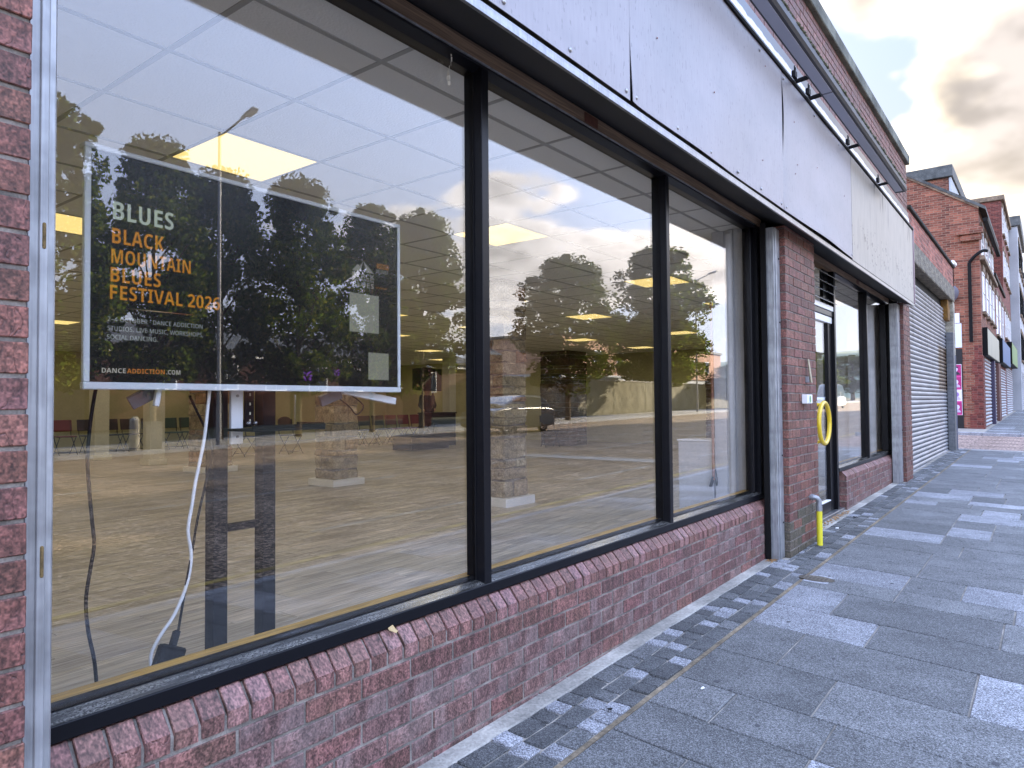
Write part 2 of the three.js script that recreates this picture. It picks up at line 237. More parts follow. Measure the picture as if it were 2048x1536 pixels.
// ------------------------------------------------------------------ a field of bricks: each its own mesh, on a recessed bed of mortar
const brickLen = 0.215, joint = 0.01, course = 0.075;
function brickField(parent, { x0, x1, y0, y1, z, depth = 0.1, mats = brickMats, headers = false, matAt, limit = 300, phase = 0, mortar = M.mortar, core = true, back = 0.16 }) {
  if (core) mesh('mortar_bed', lim(x0 + 0.005, x1 - 0.005, y0, y1 - 0.004, z - back, z - 0.0055, 0.001), mortar, parent);
  const all = [];
  for (let k = 0; ; k++) {
    const yb = y0 + k * course; if (yb + 0.02 > y1) break;
    const h = Math.min(course - joint, y1 - yb - 0.002), len = headers && k % 2 ? 0.1025 : brickLen, step = len + joint; let x = x0 - (k % 2 ? step / 2 : 0) * (headers ? 0.5 : 1) - phase;
    for (; x < x1 - 0.012; x += step) { const a = Math.max(x, x0), b = Math.min(x + len, x1); if (b - a > 0.018) all.push([a, b, yb, h]); }
  }
  const eye = camera.position; all.forEach(q => { q.d = Math.hypot((q[0] + q[1]) / 2 - eye.x, q[2] - eye.y, z - eye.z); q.v = (() => { const p = V((q[0] + q[1]) / 2, q[2], z).project(cam2()); return Math.abs(p.x) < 1.1 && Math.abs(p.y) < 1.15 && p.z < 1 ? 0 : 100; })(); });
  all.sort((a, b) => a.d + a.v - b.d - b.v);
  const rest = [];
  all.forEach(([a, b, yb, h], i) => {
    const w = b - a, vr = Math.floor(rnd() * 6), g = cbox(Math.round(w * 500) / 500 - 0.0004, h, depth, 0.0022, vr * 0.31, vr * 0.17, 0.0012), m = matAt ? matAt((a + b) / 2, yb) : pick(mats);
    const pz = z - depth / 2 + rr(-0.0022, 0.0014);
    if (i < limit) { const o = mesh('brick', g, m, parent); o.position.set((a + b) / 2, yb + h / 2, pz); }
    else rest.push(at(g, (a + b) / 2, yb + h / 2, pz));
  });
  if (rest.length) mesh('bricks_beyond', rest, mats[0], parent).userData.kind = 'stuff';
}
function cam2() { camera.updateMatrixWorld(); camera.updateProjectionMatrix(); return camera; }

// ------------------------------------------------------------------ THE SHOP
const zS = -0.15, zF = -0.19, zG = -0.24;                // faces of the stall riser, the window frames and the glass
const shop = thing('shop_building', 'red brick shop with black framed windows and boarded white fascia', 'building');
const plinthProfile = (z0, yb, yt) => [[z0, yb], [z0, yb + 0.048], [z0 - 0.049, yt], [z0 - 0.14, yt], [z0 - 0.14, yb]];
function stallRiser(x0, x1) {
  const p = part('stall_riser', shop);
  brickField(p, { x0, x1, y0: -0.095, y1: 0.346, z: zS, mats: stallMats, mortar: M.mortarGrey, limit: 200, back: 0.14, matAt: (x, y) => (y < 0.21 && rnd() < (x < 4.5 ? 0.8 : 0.35)) || rnd() < 0.12 ? pick(bloomMats) : pick(stallMats) });
  mesh('mortar_bed', prism(plinthProfile(zS - 0.006, 0.343, 0.453), x0 + 0.004, x1 - 0.004), M.mortarGrey, p);
  const base = [0, 1, 2, 3, 4, 5].map(k => { const g = prism(plinthProfile(zS, 0.3565, 0.459), -0.0325, 0.0325, 0.002), u = g.attributes.uv, q = g.attributes.position; for (let i = 0; i < u.count; i++) { u.setXY(i, u.getX(i) + k * 0.23, u.getY(i) + k * 0.37); const w = 0.0016; q.setXYZ(i, q.getX(i) + w * (hash(Math.round(q.getX(i) * 999), Math.round(q.getY(i) * 999), k) - 0.5), q.getY(i) + w * (hash(Math.round(q.getY(i) * 999), Math.round(q.getZ(i) * 999), k + 9) - 0.5), q.getZ(i)); } return g; });
  for (let x = x0 + 0.0325, k = 0; x < x1 - 0.02; x += 0.0752, k++) { const o = mesh('plinth_brick', base[(k * 5 + (k >> 2)) % 6], pick(capMats), p); o.position.set(x, rr(-0.0015, 0.0015), rr(-0.002, 0.002)); }
}
stallRiser(0.56, 5.88); stallRiser(8.58, 11.685);

function pier(x0, x1, y0, y1, o = {}) { const p = part('brick_pier', shop); brickField(p, { x0, x1, y0, y1, z: 0, back: 0.3, depth: 0.1, limit: 300, ...o }); return p; }
const grimeMat = clay(0.085, 0.072, 0.05);
const grime = (x, y) => y > -0.1 && y < 0.28 && rnd() < 0.75 ? grimeMat : pick(brickMats);
pier(-0.342, 0.548, -0.095, 2.7); pier(5.884, 6.777, -0.02, 2.7, { matAt: grime }); pier(11.69, 12.28, -0.02, 2.7);

// parapet over the fascia, with its coping
{
  const p = part('parapet', shop);
  brickField(p, { x0: 4.0, x1: 12.3, y0: 3.78, y1: 4.89, z: 0, limit: 300, mats: brickMats, back: 0.22 });
  mesh('wall_behind_sign', lim(-2.2, 12.28, 2.8, 3.8, -0.22, -0.012), M.mortarGrey, p);
  mesh('wall_above_sign', lim(-2.2, 3.996, 3.802, 4.888, -0.22, -0.004), M.farBrickDark, p);
  for (let x = -2.2; x < 12.2; x += 0.906) mesh('coping_stone', lim(x, Math.min(x + 0.9, 12.36), 4.893, 5.03, -0.3, 0.05, 0.008), M.coping, p);
}
// window frames; each run is a window with rails, mullions, panes
function rail(p, x0, x1) {
  mesh('bottom_rail', prism([[zF, 0.467], [zF, 0.505], [zF - 0.003, 0.5085], [zG + 0.004, 0.521], [zG - 0.05, 0.521], [zG - 0.05, 0.467]], x0, x1), M.black, p);
  mesh('rail_top', prism([[zF - 0.001, 0.509], [zG + 0.005, 0.5215], [zG + 0.005, 0.5225], [zF - 0.001, 0.51]], x0 + 0.002, x1 - 0.002), M.dusty, p);
  mesh('glazing_bead', lim(x0, x1, 0.51, 0.536, zG - 0.03, zG - 0.007), M.blackMatt, p);
  mesh('inner_sill', lim(x0, x1, 0.44, 0.5345, zG - 0.085, zG - 0.0305), M.ochre, p);
  mesh('head_rail', prism([[zF, 2.7], [zF, 2.686], [zG + 0.004, 2.674], [zG - 0.05, 2.674], [zG - 0.05, 2.7]], x0, x1), M.black, p);
}
function mullion(p, x0, x1, y0 = 0.511, y1 = 2.685) {
  const m = mesh('mullion', prism([[zF, y0], [zF, y1], [zG - 0.05, y1], [zG - 0.05, y0]], x0, x1, 0.002), M.black, p);
  mesh('gasket', lim(x0 - 0.006, x0 - 0.0005, y0 + 0.012, y1 - 0.012, zG + 0.0005, zG + 0.006, 0.001), M.blackMatt, m);
}
const pane = (p, x0, x1, y0, y1, z = zG) => mesh('glass_pane', lim(x0, x1, y0, y1, z - 0.006, z, 0.0005), M.glass, p);
{
  const w = part('shop_window', shop);
  rail(w, 0.6, 5.858);
  mullion(w, 2.2565, 2.302); mullion(w, 4.052, 4.097);
  pane(w, 0.6, 2.258, 0.517, 2.68); pane(w, 2.301, 4.054, 0.517, 2.68); pane(w, 4.095, 5.702, 0.517, 2.68);
  mesh('jamb', lim(5.7, 5.775, 0.5225, 2.685, zG - 0.05, zG + 0.018, 0.004), M.black, w); mesh('jamb', lim(5.7755, 5.856, 0.51, 2.685, zG - 0.05, zF, 0.004), M.black, w);
  mesh('jamb', lim(0.545, 0.6, 0.51, 2.685, zG - 0.05, zF, 0.003), M.black, w);
  mesh('shutter_track', lim(5.702, 5.712, 0.0, 2.7, -0.145, -0.1), M.blackMatt, w); mesh('shutter_track', lim(5.7125, 5.745, 0.0, 2.7, -0.145, -0.125), M.blackMatt, w);
  const v = part('shop_window', shop);
  rail(v, 8.43, 11.685);
  mullion(v, 10.085, 10.13); pane(v, 8.43, 10.087, 0.517, 2.68); pane(v, 10.128, 11.5, 0.517, 2.68);
  mesh('jamb', lim(11.498, 11.6, 0.5225, 2.685, zG - 0.05, zF - 0.01, 0.004), M.black, v); mesh('jamb', lim(11.6005, 11.684, 0.51, 2.685, zG - 0.05, zF + 0.02, 0.004), M.black, v);
}
// galvanised guide channels of the window shutters
function channel(x0, x1, y0) {
  const p = part('shutter_guide', shop);
  mesh('channel', [lim(x0, x1, y0, 2.66, -0.062, -0.045, 0.002), lim(x0, x0 + 0.012, y0, 2.66, -0.14, -0.0625, 0.002), lim(x0 + 0.03, x0 + 0.042, y0, 2.66, -0.0448, -0.036, 0.003)], M.galv, p);
  for (const y of [0.28, 0.82, 1.36, 1.9, 2.42]) { const s = mesh('screw', cyl(0.007, 0.007, 0.006, 10), M.blackMatt, p); s.rotation.x = Math.PI / 2; s.position.set(x1 - 0.03, y, -0.043); }
}
channel(5.725, 5.88, 0.0); channel(11.4, 11.685, 0.066);
{
  const p = part('shutter_guide', shop);
  mesh('channel', [lim(0.549, 0.606, -0.04, 2.66, -0.06, -0.03, 0.004), lim(0.572, 0.59, -0.04, 2.66, -0.0298, -0.025, 0.002)], M.galv, p);
  const rustM = mat([0.45, 0.33, 0.15], 0.9, { map: T.stone });
  for (const [x, y, l] of [[0.5795, 1.63, 0.05], [0.581, 0.93, 0.06]]) mesh('slot', new THREE.CapsuleGeometry(0.004, l, 3, 8).translate(x + 0.002, y, -0.0255), rustM, p);
}
// timber head board, sloping soffit
{
  const p = part('window_head', shop);
  mesh('head_board', lim(0.5, 5.88, 2.7005, 2.772, -0.3, -0.186, 0.004), M.timber, p);
  mesh('head_board', lim(6.79, 11.69, 2.7005, 2.772, -0.3, -0.186, 0.004), M.timber, p);
  mesh('drip_bead', lim(0.55, 5.72, 2.695, 2.7002, -0.189, -0.177, 0.001), M.silver, p);
  const sp = [[0.114, 2.649], [0.114, 2.667], [-0.18, 2.795], [-0.3, 2.795], [-0.3, 2.777], [-0.184, 2.777]]; mesh('soffit_board', prism(sp, -2.0, 5.4), M.soffit, p); mesh('soffit_board', prism(sp, 5.403, 11.8), M.soffit, p);
  const rm = mat([0.2, 0.07, 0.05], 0.7, { map: T.stone }); mesh('rusty_plate', lim(3.08, 3.21, 2.712, 2.762, -0.1858, -0.182, 0.001), rm, p); mesh('rusty_plate', lim(9.5, 9.62, 2.712, 2.762, -0.1858, -0.182, 0.001), rm, p);
}
// door with louvred fanlight
{
  const p = part('glass_door', shop), z = zG;
  mesh('door_frame', lim(8.36, 8.43, 0.03, 2.7, z - 0.05, z + 0.045, 0.004), M.black, p); mesh('door_frame', lim(6.78, 8.3595, 2.186, 2.243, z - 0.05, z + 0.03, 0.004), M.black, p);
  mesh('door_stile', lim(8.2, 8.358, 0.07, 2.16, z - 0.045, z + 0.012, 0.004), M.black, p); mesh('door_stile', lim(6.8, 6.9, 0.07, 2.16, z - 0.045, z + 0.012, 0.004), M.black, p);
  mesh('door_rail', lim(6.9, 8.2, 0.06, 0.17, z - 0.045, z + 0.01, 0.004), M.black, p);
  for (const g of [lim(6.8, 8.35, 2.112, 2.182, z - 0.04, z + 0.02, 0.003), lim(6.8, 8.37, 2.248, 2.304, z - 0.04, z + 0.036, 0.003), lim(6.92, 8.19, 0.172, 0.184, z - 0.03, z + 0.013, 0.002)]) mesh('aluminium_strip', g, M.whitePaint, p);
  mesh('threshold', lim(6.79, 8.57, 0.0, 0.058, -0.36, -0.17, 0.004), M.silver, p);
  pane(p, 6.898, 8.202, 0.17, 2.115, z - 0.01);
  const ring = part('pull_handle', p), yr = 1.029, xr = 7.73, zr = -0.17;
  mesh('ring', new THREE.TorusGeometry(0.211, 0.022, 14, 48).translate(xr, yr, zr), M.yellow, ring);
  for (const s of [0.19, -0.19]) mesh('standoff', bar([xr - 0.09, yr + s, zr], [xr - 0.1, yr + s, z], 0.018, 10), M.yellow, ring);
  const fan = part('fanlight', p), blade = mat([0.5, 0.52, 0.52], 0.12, { physical: true, transmission: 0.6, thickness: 0, ior: 1.7 });
  mesh('fanlight_frame', lim(8.12, 8.36, 2.305, 2.699, z - 0.045, z - 0.01, 0.003), M.black, fan); mesh('fanlight_frame', lim(6.79, 6.84, 2.305, 2.699, z - 0.045, z - 0.01, 0.003), M.black, fan);
  for (let k = 0; k < 4; k++) { const b = mesh('louvre_blade', cbox(1.54, 0.006, 0.13, 0.002), blade, fan); b.position.set(7.58, 2.355 + k * 0.095, z + 0.03); b.rotation.x = 0.62; }
}
// things fixed to the pier between window and door
{
  const t = thing('gas_pipe', 'yellow pipe with grey elbow running down the brick pier to the ground', 'pipe', [6.5, 0, 0]);
  mesh('sleeve', bar([0, -0.02, 0.07], [0, 0.3, 0.07], 0.024, 16), M.pipeYellow, t);
  mesh('elbow', [tube([[0, 0.33, 0.07], [0, 0.385, 0.068], [-0.01, 0.41, 0.055], [-0.02, 0.418, 0.03], [-0.02, 0.418, -0.01]], 0.022, 24, 12), bar([0, 0.3, 0.07], [0, 0.345, 0.07], 0.026, 16), bar([-0.02, 0.418, 0.012], [-0.02, 0.418, 0.03], 0.028, 16)], M.pipeGrey, t);
  const b = thing('bell_box', 'small white box with a green oval emblem on the brick pier', 'box', [6.345, 1.275, 0.0]);
  mesh('case', cbox(0.155, 0.078, 0.05, 0.005).clone().translate(0, 0, 0.0275), M.whitePaint, b);
  mesh('emblem', cyl(0.019, 0.019, 0.002, 24).rotateX(Math.PI / 2).scale(1, 1.6, 1).translate(0.0, 0, 0.0538), mat([0.1, 0.3, 0.1], 0.5), b);
  const l = thing('letter_plate', 'narrow tarnished metal plate hanging on the brick pier above the white box', 'plate', [6.43, 1.52, 0.0]);
  mesh('strip', [cbox(0.04, 0.21, 0.012, 0.003).clone().rotateX(-0.12).translate(0, 0, 0.032)], mat([0.75, 0.72, 0.62], 0.35, { metalness: 0.6, map: T.stone }), l);
  mesh('hinge', lim(-0.03, 0.01, -0.1, -0.05, 0, 0.03, 0.003), M.pipeGrey, l);
}
// ------------------------------------------------------------------ fascia sign
{
  const s = thing('fascia_sign', 'long boarded over white sign box above the shop windows', 'sign');
  const zs = 0.13;
  mesh('lip', prism([[zs, 2.643], [zs, 2.68], [zs - 0.014, 2.68], [zs - 0.014, 2.643]], -2.0, 11.82), M.silver, s);
  mesh('box', lim(-2.0, 11.78, 2.82, 3.82, 0.0, zs - 0.012, 0.003), M.blackMatt, s);
  const joints = [[-1.9, 0.548], [0.552, 2.981], [2.997, 5.42], [5.434, 7.735]];
  joints.forEach(([a, b], k) => { const g = new THREE.PlaneGeometry(b - a, 1.06, 40, 16), p = g.attributes.position; for (let i = 0; i < p.count; i++) { const u = p.getX(i) / (b - a) + 0.5, v = p.getY(i) / 1.06 + 0.5; p.setZ(i, 0.006 * Math.sin(u * 9 + k) * Math.sin(v * 5 + 1 + k * 2) * Math.sin(u * Math.PI) + (k === 3 ? 0.016 * Math.exp(-Math.pow((v) / 0.1, 2)) * Math.sin(u * Math.PI) : 0) + 0.008 * Math.exp(-Math.pow((u - (k ? 0 : 1)) / 0.02, 2)) * Math.sin(v * 7 + k)); } g.translate((a + b) / 2, 3.232, zs); g.computeVertexNormals(); const q = g; const uv = []; for (let i = 0; i < p.count; i++) uv.push(p.getX(i) + k * 0.37, p.getY(i) + k * 0.21); q.setAttribute('uv', new THREE.Float32BufferAttribute(uv, 2)); const back = q.clone(); back.translate(0, 0, -0.003); const pan = mesh('panel', [q, back], M.sheet, s);
    for (let j = 0; j < 6; j++) { const sx = a + 0.05 + (b - a - 0.1) * j / 5; for (const sy of [2.735, 3.72]) { if (j % 2 && sy > 3) continue; const c = new THREE.SphereGeometry(0.011, 10, 6).scale(1, 1, 0.6).translate(sx + rr(-0.02, 0.02), sy, zs + 0.002); mesh('screw', c, M.screw, pan); } }
    for (let j = 0; j < 5; j++) mesh('rivet', new THREE.SphereGeometry(0.0055, 8, 5).scale(1, 1, 0.5).translate(rr(a + 0.1, b - 0.1), rr(2.85, 3.65), zs + 0.0035), mat([0.25, 0.12, 0.1], 0.7), pan); });
  const g = lim(7.74, 9.93, 2.685, 3.76, zs - 0.01, zs + 0.002, 0.002), g2 = lim(9.933, 11.788, 2.685, 3.76, zs - 0.01, zs + 0.0005, 0.002);
  for (const q of [g, g2]) { const u = q.attributes.uv; for (let i = 0; i < u.count; i++) u.setY(i, (u.getY(i) - 2.685) / 1.075); mesh('weathered_panel', q, M.mould, s); }
  mesh('top_trim', [lim(-2.0, 11.81, 3.765, 3.78, zs - 0.02, zs + 0.012, 0.002), lim(-2.0, 11.81, 3.786, 3.796, zs - 0.02, zs + 0.016, 0.002)], M.blackMatt, s);
  mesh('top_trim', [lim(-2.0, 11.805, 3.7802, 3.7858, zs - 0.02, zs + 0.018, 0.001), lim(-2.0, 11.805, 3.7962, 3.81, zs - 0.02, zs + 0.008, 0.002)], M.silver, s);
  mesh('end_trim', lim(11.79, 11.823, 2.68, 3.82, 0.0, zs + 0.014, 0.004), mat([0.3, 0.22, 0.24], 0.4, { metalness: 0.3 }), s);
  // stained flashing between sign and trough
  const fl = tex(1024, 128, (u, v) => { const e = 0.55 + 0.16 * (fb2(u, v, 60, 2, 4, 111) - 0.5), k = sst(e - 0.04, e + 0.05, v), sp = sst(0.7, 0.8, fb2(u, v, 200, 20, 3, 113)) * 0.6; return [lerp(0.9, 0.14, Math.max(k, sp)), lerp(0.89, 0.14, Math.max(k, sp)), lerp(0.9, 0.15, Math.max(k, sp))]; }); fl.repeat.set(1 / 6, 1);
  const fg = fromTris([[V(-2, 3.822, 0.1), V(11.78, 3.822, 0.1), V(11.78, 4.03, 0.08)], [V(-2, 3.822, 0.1), V(11.78, 4.03, 0.08), V(-2, 4.03, 0.08)], [V(-2, 3.82, 0.0), V(-2, 4.03, 0.08), V(11.78, 4.03, 0.08)], [V(-2, 3.82, 0.0), V(11.78, 4.03, 0.08), V(11.78, 3.82, 0.0)]], 0, 0, p => [p.x, (p.y - 3.822) / 0.208]);
  mesh('flashing', fg, mat([0.85, 0.85, 0.88], 0.3, { map: fl }), s);
  // sign light trough on brackets
  const t = thing('sign_light_trough', 'long dark lighting trough on brackets above the white sign', 'light');
  mesh('trough', [prism([[0.25, 3.775], [0.25, 3.835], [0.275, 3.855], [0.35, 3.855], [0.375, 3.84], [0.375, 3.795], [0.36, 3.775]], -2.0, 9.58)], mat([0.03, 0.03, 0.035], 0.5), t);
  mesh('diffuser', [lim(-1.9, 6.06, 3.767, 3.7745, 0.265, 0.342, 0.002), lim(6.08, 9.48, 3.767, 3.7745, 0.265, 0.342, 0.002)], mat([0.3, 0.32, 0.4], 0.35), t);
  const moss = []; for (let k = 0; k < 900; k++) moss.push(at(cbox(0.03, 0.016, 0.03, 0.006, Math.floor(k % 5) * 0.1, 0, 0.012), rr(-1.9, 9.5), 3.85, 0.366 + rr(-0.012, 0.008)));
  mesh('moss', moss, mat([0.1, 0.1, 0.06], 1), t).userData.kind = 'stuff';
  for (const x of [1.25, 3.4, 5.75, 6.15, 7.6, 9.15]) { const b = part('bracket', t); mesh('arm', strut([x, 3.795, 0.14], [x, 3.805, 0.26], 0.035, 0.025), M.blackMatt, b); mesh('clamp', [lim(x - 0.03, x + 0.03, 3.825, 3.88, 0.12, 0.15, 0.003), bar([x - 0.012, 3.88, 0.14], [x - 0.012, 3.92, 0.14], 0.005), bar([x + 0.014, 3.88, 0.14], [x + 0.014, 3.915, 0.14], 0.005)], M.blackMatt, b); }
}

// ------------------------------------------------------------------ pavement: setts, sand joint, granite slabs
const GX = 5.88;
const slope = (o, tip = 0.018) => { o.position.set(GX, 0, 0); o.rotation.set(tip, 0, 0.012); return o; };
const gy = (x, z = 0) => 0.012 * (x - GX) - 0.018 * z;
const granite = (l, b = 0.99) => mat([l / 0.342, l * 1.01 / 0.342, l * b / 0.342], 0.78, { map: T.granite, bumpMap: rep(T.graniteBump, 2), bumpScale: 0.0025 });
const slabDark = [0.1, 0.115, 0.13, 0.142, 0.12].map(l => granite(l)), slabLight = [0.22, 0.25, 0.195].map(l => granite(l, 1.05)), settDark = [0.07, 0.085, 0.105].map(l => granite(l)), settLight = [0.21, 0.25].map(l => granite(l, 1.05));
M.sand = mat([0.5, 0.43, 0.35], 1, { map: rep(T.stone, 1), bumpMap: T.graniteBump, bumpScale: 0.004 });
M.jointing = mat([0.62, 0.58, 0.54], 1, { map: rep(T.concrete, 2), bumpMap: T.graniteBump, bumpScale: 0.003 });
{
  const p = slope(setting('pavement'));
  mesh('bedding', lim(-9, 12.9, -0.2, -0.009, -0.5, 2.6, 0.002), M.jointing, p);
  mesh('sand_joint', lim(-9, 12.9, -0.008, -0.0045, 0.238, 0.262, 0.001), M.sand, p);
  // cement strip along the wall
  for (const [a, b] of [[-5.4, 0.0], [0.905, 2.69], [2.7, 5.8]]) mesh('cement_strip', lim(a, b, -0.1, -0.003, -0.4, a < 0.9 ? -0.066 : a < 2 ? -0.07 : -0.064, 0.006), M.concrete, p);
  const zr = [-0.064, 0.037, 0.138];
  zr.forEach((z, r) => { for (let x = -5.0 + r * 0.07; x < 12.7;) {
    const light = rnd() < 0.26, l = light ? 0.1 : pick([0.1, 0.15, 0.2, 0.2]); const wx = x + GX;
    let w = 0.1, zc = z + 0.05; if (r === 0 && ((wx + l > 5.86 && wx < 6.8) || (wx + l > 11.67 && wx < 12.3))) { w = 0.033; zc = 0.019; }
    const v = Math.floor(rnd() * 5), o = mesh('sett', cbox(l - 0.009, 0.07, w - 0.009, 0.004, v * 0.31, v * 0.13, 0.005), light ? pick(settLight) : pick(settDark), p); o.position.set(x + l / 2, -0.035 + rr(-0.0025, 0.0015), zc); x += l;
  } });
  const sk = -0.1, slabGeo = (w, l, v) => { const key = `s${Math.round(w * 500)},${Math.round(l * 500)},${v}`; if (cache.has(key)) return cache.get(key); const g = cbox(w - 0.009, 0.06, l - 0.01, 0.003, v * 0.37, v * 0.21).clone(), q = g.attributes.position; for (let i = 0; i < q.count; i++) q.setX(i, q.getX(i) + sk * q.getZ(i)); g.computeVertexNormals(); cache.set(key, g); return g; };
  const forced = { 9: [[0.262, 0.6, 1], [0.6, 1.45, 0], [1.45, 2.05, 0], [2.05, 2.6, 1]], 8: [[0.262, 0.88, 1], [0.88, 1.7, 0], [1.7, 2.6, 0]], 7: [[0.262, 0.58, 0], [0.58, 1.39, 0], [1.39, 2.1, 1], [2.1, 2.6, 0]], 6: [[0.262, 0.87, 0], [0.87, 1.75, 0], [1.75, 2.6, 0]], 5: [[0.262, 0.55, 0], [0.55, 0.97, 0], [0.97, 1.7, 0], [1.7, 2.6, 1]], 4: [[0.262, 0.96, 0], [0.96, 1.4, 1], [1.4, 2.6, 0]] };
  const bx = [0.9, 1.35, 1.8, 2.1, 2.5, 2.81, 3.15, 3.6, 4.14, 4.58, 5.1]; for (let k = bx.length, x = 5.1; x < 18.6; k++) { x += pick([0.45, 0.45, 0.5, 0.32]); bx.push(x); }
  for (let k = 0; k < bx.length - 1; k++) {
    const w = bx[k + 1] - bx[k]; let row = forced[k]; if (!row) { row = []; for (let z = 0.262; z < 2.55;) { let l = pick([0.34, 0.6, 0.63, 0.81]); if (2.6 - z - l < 0.3) l = 2.6 - z; row.push([z, z + l, rnd() < 0.25 ? 1 : 0]); z += l; } }
    for (const [a, b, li] of row) { const v = Math.floor(rnd() * 4), o = mesh('paving_slab', slabGeo(w, b - a, v), li ? pick(slabLight) : pick(slabDark), p); const zc = (a + b) / 2; o.position.set((bx[k] + bx[k + 1]) / 2 - GX + sk * (zc - 0.262), -0.03 + rr(-0.0015, 0.001), zc); }
  }
  // kerb stones
  for (let x = -9; x < 12.8; x += 0.915) mesh('kerb_stone', lim(x, x + 0.907, -0.2, -0.001, 2.605, 2.75, 0.012), slabLight[1], p);
}
{ // oval cover and litter
  const c = slope(thing('hydrant_cover', 'small oval ribbed iron cover set in the pavement beside the sett strip', 'cover')), iron = mat([0.4, 0.38, 0.37], 0.5, { metalness: 0.5, map: T.stone });
  mesh('surround', lim(-0.66, -0.44, -0.01, 0.0015, 0.2645, 0.43, 0.001), slabLight[1], c);
  mesh('oval_plate', cyl(1, 1, 0.006, 32).scale(0.075, 1, 0.12).translate(-0.555, 0.001, 0.335), iron, c);
  for (let k = -3; k <= 3; k++) mesh('rib', lim(-0.56 - 0.05, -0.56 + 0.05, 0.0043, 0.0065, 0.335 + k * 0.026 - 0.006, 0.335 + k * 0.026 + 0.006, 0.001), iron, c);
  const leafM = [mat([0.35, 0.2, 0.09], 0.9), mat([0.5, 0.36, 0.18], 0.9), mat([0.12, 0.07, 0.05], 0.9)], drift = [];
  for (let k = 0; k < 170; k++) { const g = cbox(rr(0.008, 0.022), 0.002, rr(0.008, 0.018), 0.001, Math.floor(rnd() * 9) * 0.1, 0, 0.006).clone(); g.rotateZ(rr(-0.5, 0.5)); g.rotateY(rr(0, 3)); const x = k < 150 ? rr(6.9, 8.5) : rr(5.6, 5.72); drift.push(at(g, x, gy(x) + 0.006, k < 150 ? -0.13 + rr(-0.03, 0.04) : rr(-0.12, -0.05))); }
  mesh(numbered('leaf_litter'), drift, leafM[0], scene).userData = { kind: 'stuff', label: 'dry brown leaf fragments drifted along the door step', category: 'litter' };
  const bits = [[1.735, 0.478, -0.18, 'pale dry leaf lying on the sloping brick sill below the left window', leafM[1], 0.03], [7.35, gy(7.35), 0.02, 'scrap of white paper on the setts by the glass door', M.whitePaint, 0.04], [8.1, gy(8.1), 0.03, 'black scrap lying on the setts near the glass door', M.blackMatt, 0.05], [2.62, gy(2.62), 0.185, 'black blob of gum on a pale sett', M.blackMatt, 0.02], [3.05, gy(3.05), 0.42, 'tiny white scrap on a dark paving slab', M.whitePaint, 0.018]];
  for (const [x, y, z, l, m, s] of bits) { const g = cbox(s, 0.004, s * 0.6, 0.0015, s, 0, 0.01).clone(); g.rotateY(x * 3); if (x < 2 && z < -0.1) { g.rotateX(0.75); g.translate(0, -0.022 - 0.003, 0.0); } solid('litter_scrap', at(g, x, y + 0.006, z), m, l, 'litter'); }
  const gum = []; for (let k = 0; k < 90; k++) { const x = rr(1.6, 12), z = rr(0.3, 2.4), r = rr(0.006, 0.014); gum.push(at(cyl(r, r * 1.2, 0.0016, 9).scale(1, 1, rr(0.7, 1)), x, gy(x, z) + 0.0012, z)); }
  mesh(numbered('gum_spots'), gum, mat([0.06, 0.06, 0.065], 0.8), scene).userData = { kind: 'stuff', label: 'flattened dark spots of chewing gum on the paving slabs', category: 'gum' };
  // torn tape hanging from the window head
  const tp = []; for (let k = 0; k < 7; k++) { const y = 2.683 - k * 0.019, w = [0.006, 0.012, 0.004, 0.006, 0.012, 0.016, 0.012][k]; tp.push(cbox(w, 0.0185, 0.0012, 0.0004, k * 0.1, 0, 0.002).clone().rotateY(k * 0.35).translate(2.09 + 0.006 * Math.sin(k * 1.2), y, zG + 0.03 - k * 0.003)); }
  solid('torn_tape', tp, mat([0.7, 0.66, 0.58], 0.7), 'twisted strip of torn white tape hanging from the window head', 'tape');
}

